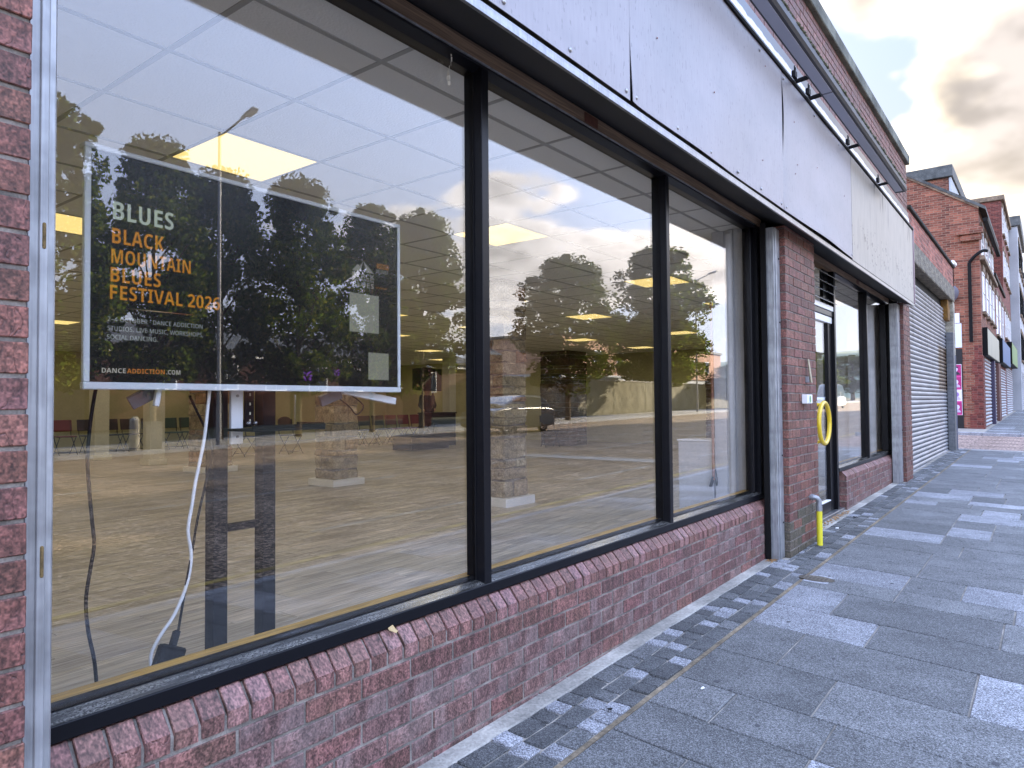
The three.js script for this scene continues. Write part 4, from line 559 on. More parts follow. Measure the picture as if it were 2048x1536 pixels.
// ------------------------------------------------------------------ shuttered unit next door
{
  const t = thing('shuttered_unit', 'low shop unit with a closed grey roller shutter and rough painted brick parapet', 'building');
  const white = mat([0.95, 0.85, 0.82], 0.85, { map: rep(T.farBrick, 0.4938, 1.6667), bumpMap: rep(T.farBrickBump, 0.4938, 1.6667), bumpScale: 0.02 }), weathered = mat([0.55, 0.52, 0.47], 0.9, { map: rep(T.stone, 1.5), bumpMap: rep(T.stoneBump, 2), bumpScale: 0.03 });
  mesh('parapet', lim(12.37, 18.72, 3.8, 4.24, -0.35, 0.0, 0.01), white, t); mesh('parapet_cap', lim(12.365, 18.75, 4.242, 4.3, -0.38, 0.04, 0.01), mat([0.05, 0.055, 0.045], 0.9, { map: T.stone }), t);
  mesh('lintel', lim(12.3, 18.72, 3.46, 3.798, -0.33, 0.02, 0.012), weathered, t);
  mesh('shutter_housing', lim(12.3, 18.4, 3.2, 3.458, -0.33, -0.2, 0.004), M.soffit, t); mesh('rusty_bracket', lim(17.9, 18.3, 3.0, 3.45, -0.19, -0.04, 0.01), mat([0.5, 0.26, 0.05], 0.85, { map: T.stone }), t);
  const sh = part('roller_shutter', t); const prof = []; for (let k = 0; k <= 6; k++) { const a = k / 6 * Math.PI; prof.push([-0.135 + 0.016 * Math.sin(a), 0.004 + 0.066 * k / 6]); } prof.push([-0.15, 0.07], [-0.15, 0.004]);
  for (let k = 0; k < 41; k++) { const g = prism(prof, 12.4, 18.2); const u = g.attributes.uv, y = 0.1 + k * 0.0775; for (let i = 0; i < u.count; i++) u.setY(i, u.getY(i) + y); const o = mesh('slat', g, M.shutter, sh); o.position.y = y; }
  mesh('bottom_bar', lim(12.4, 18.2, 0.03, 0.1, -0.16, -0.11, 0.006), M.shutter, sh); mesh('backing', lim(12.3, 18.4, 0, 3.46, -0.34, -0.17), M.blackMatt, sh);
  mesh('guide_post', lim(18.2, 18.44, 0.0, 2.75, -0.12, 0.02, 0.008), mat([0.3, 0.31, 0.33], 0.5, { map: rep(T.galv, 2), metalness: 0.3 }), t);
  mesh('end_pier', lim(18.445, 18.74, 2.26, 3.455, -0.4, 0.012, 0.008), mat([0.95, 0.93, 0.85], 0.8, { map: rep(T.stone, 2), bumpMap: T.stoneBump, bumpScale: 0.02 }), t); mesh('end_pier_base', lim(18.445, 18.74, 0, 2.258, -0.4, 0.016, 0.008), mat([0.03, 0.045, 0.09], 0.6), t);
  mesh('side_wall', lim(18.6, 18.73, -0.1, 4.2, -18.7, -0.41, 0.004), M.farBrick, t);
  const l = thing('wall_lamp', 'small white lamp on the end of the low parapet', 'lamp', [18.7, 4.34, 0.02]); mesh('body', bar([-0.25, 0, 0], [0.1, 0, 0], 0.05, 12), M.whitePaint, l); mesh('cap', new THREE.SphereGeometry(0.055, 12, 8).translate(0.1, 0, 0), M.whitePaint, l);
  solid('hanging_cable', tube([[18.75, 4.25, 0.0], [18.95, 3.95, -0.02], [18.98, 3.6, -0.05], [18.8, 3.3, -0.02], [18.75, 3.1, 0]], 0.012, 40, 6), M.blackMatt, 'thin black cable looping from the end of the low parapet', 'cable');
}
// side street and the pavement beyond
{
  const s = setting('side_street'); slope(s, 0.018); mesh('carriageway', lim(12.9, 18.7, -0.3, -0.014, -60, 2.6, 0.002), mat([0.72, 0.58, 0.56], 0.95, { map: rep(T.asphalt, 0.8), bumpMap: rep(T.asphaltBump, 1), bumpScale: 0.01 }), s);
  mesh('crossing_edge', lim(12.86, 13.06, -0.06, -0.01, -0.4, 2.6, 0.003), slabLight[2], s);
  const p = slope(setting('pavement'), 0.018); mesh('bedding', lim(18.72, 110, -0.3, 0.07, -60, 0.12, 0.004), M.jointing, p); mesh('bedding', lim(18.72, 110, -0.3, 0.066, 0.12, 2.6, 0.004), slabDark[2], p);
  for (let z = -8; z < 2.6; z += 0.9) mesh('kerb_stone', lim(18.58, 18.72, -0.2, 0.075, z, z + 0.89, 0.012), slabLight[1], p);
  for (let x = 18.75, k = 0; x < 48; k++) { const w = pick([0.45, 0.5, 0.6]); for (let z = 0.16; z < 2.55;) { let l = pick([0.6, 0.8, 1.0]); if (2.6 - z - l < 0.35) l = 2.6 - z; const o = mesh('paving_slab', cbox(w - 0.01, 0.04, l - 0.01, 0.003, (k % 4) * 0.3, 0), rnd() < 0.3 ? pick(slabLight) : pick(slabDark), p); o.position.set(x + w / 2, 0.052 + rr(-0.001, 0.001), z + l / 2); z += l; } x += w; }
}
// ------------------------------------------------------------------ houses further along the street
const pane2 = mat([0.03, 0.035, 0.045], 0.06, { physical: true, clearcoat: 1 }), stoneTrim = mat([0.5, 0.38, 0.3], 0.85, { map: rep(T.stone, 1) });
function windowOn(parent, x0, x1, y0, y1, z, frameM = M.whitePaint) { const w = part('window', parent); mesh('pane', lim(x0, x1, y0, y1, z - 0.02, z + 0.004, 0.001), pane2, w); const f = 0.06; mesh('frame', [lim(x0 - f, x0, y0 - f, y1 + f, z - 0.02, z + 0.02), lim(x1, x1 + f, y0 - f, y1 + f, z - 0.02, z + 0.02), lim(x0, x1, y1, y1 + f, z - 0.02, z + 0.02), lim(x0, x1, y0 - f, y0, z - 0.02, z + 0.02), lim(x0, x1, (y0 + y1) / 2 - 0.02, (y0 + y1) / 2 + 0.02, z + 0.0045, z + 0.02)], frameM, w); mesh('sill', lim(x0 - 0.12, x1 + 0.12, y0 - 0.16, y0 - f - 0.001, z - 0.02, z + 0.09), stoneTrim, w); mesh('lintel', lim(x0 - 0.12, x1 + 0.12, y1 + f + 0.001, y1 + 0.28, z - 0.02, z + 0.04), stoneTrim, w); return w; }
function shopSign(x0, x1, y0, y1, z, face, label, draw) { const t = thing('shop_sign', label, 'sign'); mesh('box', lim(x0, x1, y0, y1, -0.02, z, 0.006), M.blackMatt, t); mesh('face', lim(x0 + 0.04, x1 - 0.04, y0 + 0.04, y1 - 0.04, z + 0.0005, z + 0.008, 0.001), face, t); }
function smallShutter(name, parent, x0, x1, y0, y1, z, m) { const s = part(name, parent); const n = Math.round((y1 - y0) / 0.12), g = prism([[z - 0.02, 0.0], [z + 0.02, 0.03], [z + 0.02, 0.07], [z - 0.02, 0.112]], x0, x1); for (let k = 0; k < n; k++) { const o = mesh('slat', g, m, s); o.position.y = y0 + k * 0.12; } }
{
  const y0 = 0.2, t = thing('gabled_house', 'orange brick gabled house at the corner of the side street', 'building');
  mesh('wall', prism([[0, y0], [0, 7.42], [-4.2, 10.3], [-8.4, 7.42], [-8.4, y0]], 26.8, 34), M.farBrick, t);
  const rf = mesh('roof', [prism([[0.2, 7.3], [0.2, 7.4], [-4.2, 10.44], [-4.2, 10.32]], 26.72, 34), prism([[-8.6, 7.3], [-8.6, 7.4], [-4.2, 10.44], [-4.2, 10.32]], 26.72, 34)], M.slate, t); mesh('verge', prism([[0.02, 7.36], [0.02, 7.5], [-4.2, 10.38], [-4.2, 10.24]], 26.74, 26.8), stoneTrim, rf);
  mesh('corbel', [lim(26.6, 26.8, 6.55, 6.75, -0.6, 0.12, 0.02), lim(26.66, 26.8, 6.35, 6.54, -0.5, 0.08, 0.02)], M.farBrick, t);
  mesh('down_pipe', [bar([26.7, 3.1, -0.27], [26.7, 5.65, -0.27], 0.05, 10), tube([[26.7, 5.65, -0.27], [26.68, 5.85, -0.1], [26.8, 6.0, 0.1], [26.9, 6.0, 0.2]], 0.05, 20, 8)], M.blackMatt, t);
  mesh('gutter', prism([[0.12, 6.95], [0.24, 6.95], [0.26, 7.05], [0.1, 7.05]], 26.8, 34), M.blackMatt, t); mesh('string_course', lim(26.79, 34, 5.72, 5.86, 0, 0.14, 0.01), stoneTrim, t);
  for (let k = 0; k < 4; k++) { windowOn(t, 27.6 + k * 1.7, 28.4 + k * 1.7, 4.2, 5.4, 0.01); windowOn(t, 27.6 + k * 1.7, 28.4 + k * 1.7, 6.0, 6.8, 0.01); }
  // patched corner of darker brick, stepping in and out up the corner
  const dk = mat([0.42, 0.26, 0.26], 0.85, { map: rep(T.farBrick, 0.4938, 1.6667), bumpMap: rep(T.farBrickBump, 0.4938, 1.6667), bumpScale: 0.006 }); [[0.22, 0.36, 0.8], [0.8, 0.24, 1.2], [1.2, 0.3, 1.7], [1.7, 0.21, 2.1], [2.1, 0.27, 2.5], [2.5, 0.2, 3.0]].forEach(([y, w, y1]) => mesh('brick_patch', lim(26.785, 26.82, y, y1 - 0.001, -w, 0.004, 0.001), dk, t));
  mesh('shop_corner', lim(26.78, 27.4, y0, 2.66, 0.002, 0.03, 0.004), dk, t); smallShutter('roller_shutter', t, 27.4, 30.6, y0 + 0.05, 2.62, 0.0, M.render); mesh('shop_pilaster', [lim(30.62, 31.1, y0, 2.66, 0, 0.12, 0.01)], mat([0.04, 0.03, 0.07], 0.5), t); mesh('shop_pilaster', lim(33.5, 34.0, y0, 2.66, 0, 0.12, 0.01), mat([0.12, 0.05, 0.04], 0.6), t); smallShutter('roller_shutter', t, 31.15, 33.45, y0 + 0.05, 2.62, 0.0, M.render);
  mesh('painted_panel', lim(26.772, 26.798, y0, 2.9, -1.6, -0.53, 0.002), mat([0.012, 0.012, 0.016], 0.6, { map: T.stone }), t);
  shopSign(27.1, 33.4, 2.67, 3.58, 0.14, mat([0.5, 0.46, 0.34], 0.5, { map: rep(T.wall, 0.5) }), 'cream faced black shop sign on the gabled house');
  // dish, signs and poster strip on the gable
  const d = thing('satellite_dish', 'dark grey satellite dish on the brick gable', 'satellite dish', [26.62, 4.7, -0.85]); mesh('dish', new THREE.SphereGeometry(0.5, 24, 8, 0, Math.PI * 2, 0, 0.62).rotateZ(Math.PI / 2).translate(0.38, 0, 0), mat([0.1, 0.09, 0.11], 0.5), d); mesh('mount', bar([0, 0, 0], [0.17, -0.1, 0], 0.02), M.blackMatt, d);
  const flat = (name, label, cat, z0, z1, y0, y1, w, h, draw, x = 26.755) => { const tx = canvasTex(w, h, draw), t = thing(name, label, cat); mesh('plate', lim(x, 26.79, y0, y1, z0, z1, 0.003), M.whitePaint, t); const g = new THREE.PlaneGeometry(z1 - z0 - 0.02, y1 - y0 - 0.02).rotateY(-Math.PI / 2).translate(x - 0.003, (y0 + y1) / 2, (z0 + z1) / 2); mesh('print', g, new THREE.MeshStandardMaterial({ map: tx, roughness: 0.5 }), t); };
  flat('street_name_plate', 'white street name plate on the brick gable', 'sign', -1.62, -0.58, 3.74, 4.06, 512, 160, (c, w, h) => { c.fillStyle = '#d9dade'; c.fillRect(0, 0, w, h); c.fillStyle = '#16171c'; c.font = 'bold 62px sans-serif'; c.fillText('GARDINER', 92, 70); c.fillText('STREET', 130, 138); });
  flat('estate_sign', 'white board with a red number under the street name plate', 'sign', -1.35, -0.53, 2.94, 3.72, 512, 480, (c, w, h) => { c.fillStyle = '#cfd6ea'; c.fillRect(0, 0, w, h); c.strokeStyle = '#30323c'; c.lineWidth = 6; c.beginPath(); c.moveTo(250, 70); c.quadraticCurveTo(300, 30, 320, 60); c.stroke(); c.fillStyle = '#30323c'; c.fillRect(285, 74, 75, 4); c.fillRect(270, 100, 100, 10); c.fillRect(285, 135, 60, 8); c.fillStyle = '#cf3a44'; c.font = 'bold 150px serif'; c.fillText('69', 230, 290); c.fillStyle = '#30323c'; c.fillRect(270, 310, 115, 20); });
  flat('poster_strip', 'strip of four magenta portrait posters on the black painted panel', 'poster', -0.88, -0.56, 0.76, 2.4, 160, 840, (c, w, h) => { for (let k = 0; k < 4; k++) { const y = k * 210; c.fillStyle = k === 2 ? '#d9d2e4' : '#a32268'; c.fillRect(0, y, w, 200); c.fillStyle = '#c8428a'; c.fillRect(0, y + 190, w, 20); c.fillStyle = k === 2 ? '#8a6aa6' : '#cfc6d8'; c.beginPath(); c.ellipse(w / 2 + 5 * k, y + 80, 30, 38, 0, 0, 7); c.fill(); c.fillStyle = k === 0 ? '#2a2236' : '#b9aac8'; c.beginPath(); c.ellipse(w / 2, y + 170, 62, 55, 0, Math.PI, 0); c.fill(); if (k === 0) { c.fillStyle = '#2a2236'; c.fillRect(w / 2 - 38, y + 34, 76, 20); } } }, 26.765);
}
{
  const b = thing('flat_roofed_block', 'tall brick block with a slate blue roof fascia rising behind the gabled house', 'building'); mesh('wall', lim(34.05, 41.9, 0.2, 10.5, -12, -1.45, 0.01), M.farBrick, b); mesh('roof_fascia', lim(33.9, 42.0, 10.51, 11.0, -12.2, -1.3, 0.02), M.slate, b); mesh('return', lim(34.0, 41.9, 9.0, 10.5, -1.44, -1.36, 0.01), M.render, b);
  const l = thing('low_shop', 'brown two storey shop front with a blue sign', 'building'); mesh('wall', lim(34.05, 41.9, 0.2, 6.2, -1.44, 0.0, 0.01), M.farBrickDark, l); mesh('parapet_cap', lim(34.0, 41.95, 6.21, 6.35, -1.45, 0.08, 0.01), M.blackMatt, l); smallShutter('roller_shutter', l, 35, 40.8, 0.35, 2.6, 0.01, M.render); mesh('pilaster', lim(34.2, 34.7, 0.2, 2.7, 0.0, 0.12, 0.01), mat([0.1, 0.03, 0.03], 0.6), l); for (let k = 0; k < 3; k++) windowOn(l, 35 + k * 2.3, 36.1 + k * 2.3, 4.0, 5.5, 0.005);
  shopSign(34.8, 41.6, 2.75, 3.75, 0.2, mat([0.04, 0.1, 0.24], 0.5), 'blue faced shop sign above the second row of shutters');
  const t = thing('tall_terrace', 'tall dark red brick terrace standing beyond the gabled house', 'building'); mesh('wall', lim(42.1, 49.8, 0.2, 11.1, -9, -0.02, 0.01), M.farBrickDark, t); mesh('cornice', lim(42.0, 49.9, 11.11, 11.35, -9.1, 0.12, 0.02), stoneTrim, t); for (let k = 0; k < 4; k++) for (const y of [4.4, 7.4, 9.6]) windowOn(t, 42.7 + k * 1.8, 43.6 + k * 1.8, y, y + 1.2, -0.015); smallShutter('roller_shutter', t, 42.6, 49.2, 0.5, 2.9, -0.01, M.render);
  shopSign(42.4, 49.5, 3.0, 4.1, 0.25, mat([0.14, 0.24, 0.08], 0.5), 'green faced shop sign in the distance');
  const g = thing('rendered_block', 'pale grey rendered block with a dark flat roof further up the street', 'building'); mesh('wall', lim(50, 59.6, 0.3, 11.3, -10, 0.4, 0.01), M.render, g); mesh('roof_edge', lim(49.9, 59.7, 11.31, 11.9, -10.1, 0.55, 0.02), M.slate, g); for (let k = 0; k < 4; k++) for (const y of [3.6, 6.3, 9.0]) windowOn(g, 50.8 + k * 2.2, 52.0 + k * 2.2, y, y + 1.5, 0.405, M.blackMatt); smallShutter('roller_shutter', g, 51, 58.5, 0.6, 2.9, 0.41, M.render);
  const h = thing('end_block', 'grey block closing the row of shops in the far distance', 'building'); mesh('wall', lim(59.8, 75, 0.4, 9.6, -9, 0.9, 0.01), M.render, h); mesh('roof_edge', lim(59.7, 75.1, 9.61, 10.0, -9.1, 1.05, 0.02), M.slate, h); for (let k = 0; k < 5; k++) for (const y of [3.8, 6.6]) windowOn(h, 60.8 + k * 2.8, 62.3 + k * 2.8, y, y + 1.5, 0.905, M.blackMatt);
}

// ------------------------------------------------------------------ the road and what stands across it (mirrored in the glass)
const RY = -0.15, ry = (x, z) => RY + 0.012 * (x - GX);
{
  const g = setting('ground', new THREE.PlaneGeometry(9000, 9000, 1, 1).rotateX(-Math.PI / 2), M.earth); g.position.set(GX, RY - 0.16, 0); g.rotation.z = 0.0;
  const r = setting('road'); r.position.set(GX, RY, 0); r.rotation.z = 0.012;
  mesh('carriageway', lim(-70, 160, -0.12, 0, 2.755, 18.2, 0.002), M.asphalt, r);
  const line = (x0, x1, z, w, m) => mesh('road_marking', lim(x0 - GX, x1 - GX, 0.001, 0.004, z - w / 2, z + w / 2, 0.0005), m, r);
  line(-20, 60, 3.3, 0.09, M.roadYellow); for (let k = -3; k < 12; k++) line(10.4 + k * 5.5, 13.3 + k * 5.5, 4.42, 0.09, M.roadWhite); for (let k = -4; k < 9; k++) line(4.6 + k * 6.1, 9.3 + k * 6.1, 7.75, 0.1, M.roadWhite);
  for (let k = -8; k < 24; k++) { line(4.05 + k * 2.1, 5.2 + k * 2.1, 10.6, 0.1, M.roadWhite); line(4.9 + k * 2.55, 6.2 + k * 2.55, 14.0, 0.1, M.roadWhite); }
  mesh('repair_patch', [lim(8.1, 8.75, 0.0012, 0.003, 4.7, 8.4, 0.0005)], M.concrete, r);
  const f = setting('far_pavement'); f.position.set(GX, RY, 0); f.rotation.z = 0.012; mesh('paving', lim(-70, 160, -0.12, 0.1, 18.36, 22.6, 0.004), M.concrete, f); for (let x = -20; x < 90; x += 1.9) mesh('kerb_stone', lim(x, x + 1.89, -0.12, 0.105, 18.2, 18.355, 0.012), slabLight[1], f); mesh('verge', lim(-70, 160, -0.14, 0.04, 22.6, 70, 0.004), mat([0.1, 0.11, 0.05], 1, { map: rep(T.stone, 0.6) }), f);
  const hp = [], seg = 90; for (let i = 0; i <= seg; i++) { const az = (-30 + 110 * i / seg) * D2R, h = 95 + 62 * Math.exp(-Math.pow((i / seg * 110 - 30 - 6) / 16, 2)) + 24 * vn2(i * 0.16, 0.5, 99, 99, 4) + 6 * vn2(i * 0.7, 0.5, 99, 99, 5); hp.push([Math.cos(az), Math.sin(az), h]); }
  const tr = []; for (let i = 0; i < seg; i++) { const [a, b, h] = hp[i], [c, d, k] = hp[i + 1]; for (let j = 0; j < 6; j++) { const f0 = j / 6, f1 = (j + 1) / 6, P = (x, z, hh, f) => { const R = 1900 + 500 * f; return V(x * R, hh * sst(0, 1, f) - 8, z * R); }; tr.push([P(a, b, h, f0), P(a, b, h, f1), P(c, d, k, f1)], [P(a, b, h, f0), P(c, d, k, f1), P(c, d, k, f0)]); } }
  setting('hills', fromTris(tr), mat([0.15, 0.18, 0.13], 1));
}
// trees: tapered trunk with limbs, crown of leaf sized faces
const leafM = new THREE.MeshPhysicalMaterial({ vertexColors: true, roughness: 1, specularIntensity: 0.15, transmission: 0.5, thickness: 0, side: THREE.DoubleSide });
const barkM = mat([0.3, 0.24, 0.18], 0.95, { map: rep(T.stone, 1, 2) });
function crownGeo(sd, H, W, n) {
  seed = sd; const P = [], N = [], C = [], cl = [];
  for (let k = 0; k < 96; k++) { const v = rnd(), y = 0.2 + 0.78 * v, pr = Math.pow(Math.sin(Math.PI * Math.min(0.97, Math.pow(v, 0.75) * 0.9 + 0.08)), 0.75), a = k * 2.4 + rr(-0.5, 0.5), q = Math.sqrt(rr(0.15, 1)); cl.push([Math.cos(a) * pr * q * W * 0.42, y * H, Math.sin(a) * pr * q * W * 0.42, rr(0.32, 0.82) * W / 4.5]); }
  for (let k = 0; k < 16; k++) { const a = rr(0, 6.28), q = rr(0, 0.3) * W; cl.push([Math.cos(a) * q, H * rr(0.86, 1.0) - q * 0.5, Math.sin(a) * q, rr(0.14, 0.3)]); }
  const tint = [[0.14, 0.23, 0.032], [0.18, 0.26, 0.036], [0.12, 0.2, 0.03], [0.25, 0.28, 0.045]];
  for (let i = 0; i < n; i++) {
    const c = cl[Math.floor(rnd() * cl.length)], d = V(rr(-1, 1), rr(-1, 1), rr(-1, 1)).normalize().multiplyScalar(c[3] * Math.cbrt(rr(0.12, 1))); d.y *= 0.8; const o = V(c[0], c[1], c[2]).add(d);
    const ax = V(rr(-1, 1), rr(-1.2, 0.6), rr(-1, 1)).normalize(), s = V(rr(-1, 1), rr(-0.4, 0.4), rr(-1, 1)).cross(ax).normalize(), l = rr(0.06, 0.12), w = l * 0.5, nn = ax.clone().cross(s), t = tint[Math.floor(rnd() * 4)], m = rr(0.8, 1.2);
    const p0 = o.clone().addScaledVector(ax, -l), p1 = o.clone().addScaledVector(s, w), p2 = o.clone().addScaledVector(ax, l), p3 = o.clone().addScaledVector(s, -w);
    for (const p of [p0, p1, p2, p0, p2, p3]) { P.push(p.x, p.y, p.z); N.push(nn.x, nn.y, nn.z); C.push(t[0] * m, t[1] * m, t[2] * m); }
  }
  const g = new THREE.BufferGeometry(); g.setAttribute('position', new THREE.Float32BufferAttribute(P, 3)); g.setAttribute('normal', new THREE.Float32BufferAttribute(N, 3)); g.setAttribute('color', new THREE.Float32BufferAttribute(C, 3)); return { g, cl };
}
function taper(pts, r0, r1, n = 7) { const out = []; for (let i = 0; i < pts.length - 1; i++) { const a = V(...pts[i]), b = V(...pts[i + 1]), ra = lerp(r0, r1, i / (pts.length - 1)), rb = lerp(r0, r1, (i + 1) / (pts.length - 1)), g = cyl(rb, ra, a.distanceTo(b) * 1.04, n); g.applyQuaternion(new THREE.Quaternion().setFromUnitVectors(V(0, 1, 0), b.clone().sub(a).normalize())); g.translate((a.x + b.x) / 2, (a.y + b.y) / 2, (a.z + b.z) / 2); out.push(g); } return out; }
const variants = [[11, 10.2, 4.4, 27000], [29, 9.8, 4.8, 28000], [47, 10, 5.4, 30000]].map(([s, H, W, n]) => { const { g, cl } = crownGeo(s, H, W, n), trunk = taper([[0, 0, 0], [0.03, H * 0.2, 0], [-0.04, H * 0.4, 0.05], [0.02, H * 0.62, 0], [0, H * 0.85, 0]], 0.13, 0.03, 9), limbs = []; for (let k = 0; k < 26; k++) { const c = cl[k], y0 = Math.max(H * 0.2, c[1] - Math.hypot(c[0], c[2]) * 1.3); limbs.push(...taper([[0, y0, 0], [c[0] * 0.5, (y0 + c[1]) / 2, c[2] * 0.5], [c[0], c[1], c[2]]], 0.045, 0.012, 5)); } return { g, trunk: join(trunk), limbs: join(limbs) }; });
seed = 777;
function tree(x, z, v, sx, sy, label, turn = 0) { const t = thing('street_tree', label, 'tree', [x, ry(x) + 0.05, z], turn, 'trees across the road'); t.scale.set(sx, sy, sx); const q = variants[v]; mesh('trunk', q.trunk, barkM, t); mesh('limbs', q.limbs, barkM, t); mesh('crown', q.g, leafM, t); }
[[7.6, 20.3, 0, 1.05, 0.99, 'tall tree mirrored at the left edge of the first pane', 0.3], [10.9, 20.8, 1, 0.95, 1.02, 'tree mirrored above the left part of the screen', 2], [13.6, 21.4, 2, 0.85, 0.98, 'tree mirrored behind the reflected lamp post', 4], [16.0, 20.2, 1, 0.98, 1.0, 'tree mirrored over the middle of the screen', 1], [19.6, 20.2, 0, 0.95, 0.93, 'dark tree mirrored at the right end of the screen', 5], [22.9, 20.6, 2, 1.0, 1.0, 'tree mirrored between the screen and the first window post', 3], [27.6, 26.5, 1, 0.8, 0.78, 'small tree mirrored just right of the first window post', 0], [33.6, 19.6, 2, 1.35, 0.94, 'broad tree mirrored in the middle of the second pane', 2.2], [46.0, 19.8, 1, 1.75, 1.22, 'broad tree mirrored behind the second window post', 1.2], [58, 26, 0, 2.0, 0.9, 'distant tree mirrored in the third pane', 0.4], [64, 20, 2, 1.6, 0.42, 'bushy tree mirrored in the glass door', 3.3], [82, 20, 0, 2.0, 0.6, 'bushy tree mirrored low in the last window', 0.7], [96, 24, 1, 2.4, 0.66, 'large tree mirrored in the last window', 5.2], [118, 22, 2, 2.6, 0.7, 'far tree mirrored beside the last window post', 2.7], [3.9, 21, 2, 0.9, 1.0, 'tree across the road left of the first mirrored one', 1]].forEach(a => tree(...a));
// lamp posts, bollard, cabinet
function lampPost(x, z, label) { const t = thing('street_lamp', label, 'street lamp', [x, ry(x) + 0.1, z]), m = mat([0.2, 0.2, 0.21], 0.5, { metalness: 0.4 }); mesh('column', [cyl(0.075, 0.085, 1.6, 14).translate(0, 0.8, 0), cyl(0.05, 0.065, 8.4, 14).translate(0, 5.8, 0)], m, t); mesh('arm', taper([[0, 9.85, 0], [0.1, 10.05, -0.5], [0.2, 10.3, -1.1]], 0.035, 0.03, 10), m, t); const h = mesh('lantern', [cbox(0.24, 0.09, 0.55, 0.03).clone().rotateX(0.2).translate(0.26, 10.38, -1.35), cbox(0.12, 0.1, 0.3, 0.03).clone().rotateX(0.2).translate(0.22, 10.32, -1.05)], m, t); mesh('lens', cbox(0.2, 0.01, 0.4, 0.002).clone().rotateX(0.2).translate(0.26, 10.325, -1.38), M.whitePaint, h); }
lampPost(12.0, 18.75, 'street lamp mirrored in front of the screen'); lampPost(50, 18.75, 'far street lamp mirrored behind the second window post');
{ const b = thing('bollard', 'round topped grey bollard mirrored among the chairs', 'bollard', [9.4, ry(9.4) + 0.1, 18.7]); mesh('post', cyl(0.13, 0.14, 0.85, 20).translate(0, 0.425, 0), M.concrete, b); mesh('cap', new THREE.SphereGeometry(0.13, 18, 10, 0, 6.3, 0, 1.6).translate(0, 0.85, 0), M.concrete, b);
  const c = thing('street_cabinet', 'dark utility cabinet mirrored beside the bollard', 'cabinet', [9.95, ry(9.95) + 0.1, 18.9]); mesh('case', cbox(0.5, 0.75, 0.4, 0.02).clone().translate(0, 0.375, 0), mat([0.07, 0.07, 0.07], 0.6), c); mesh('lid', cbox(0.54, 0.05, 0.44, 0.01).clone().translate(0, 0.776, 0), mat([0.09, 0.09, 0.09], 0.6), c); }
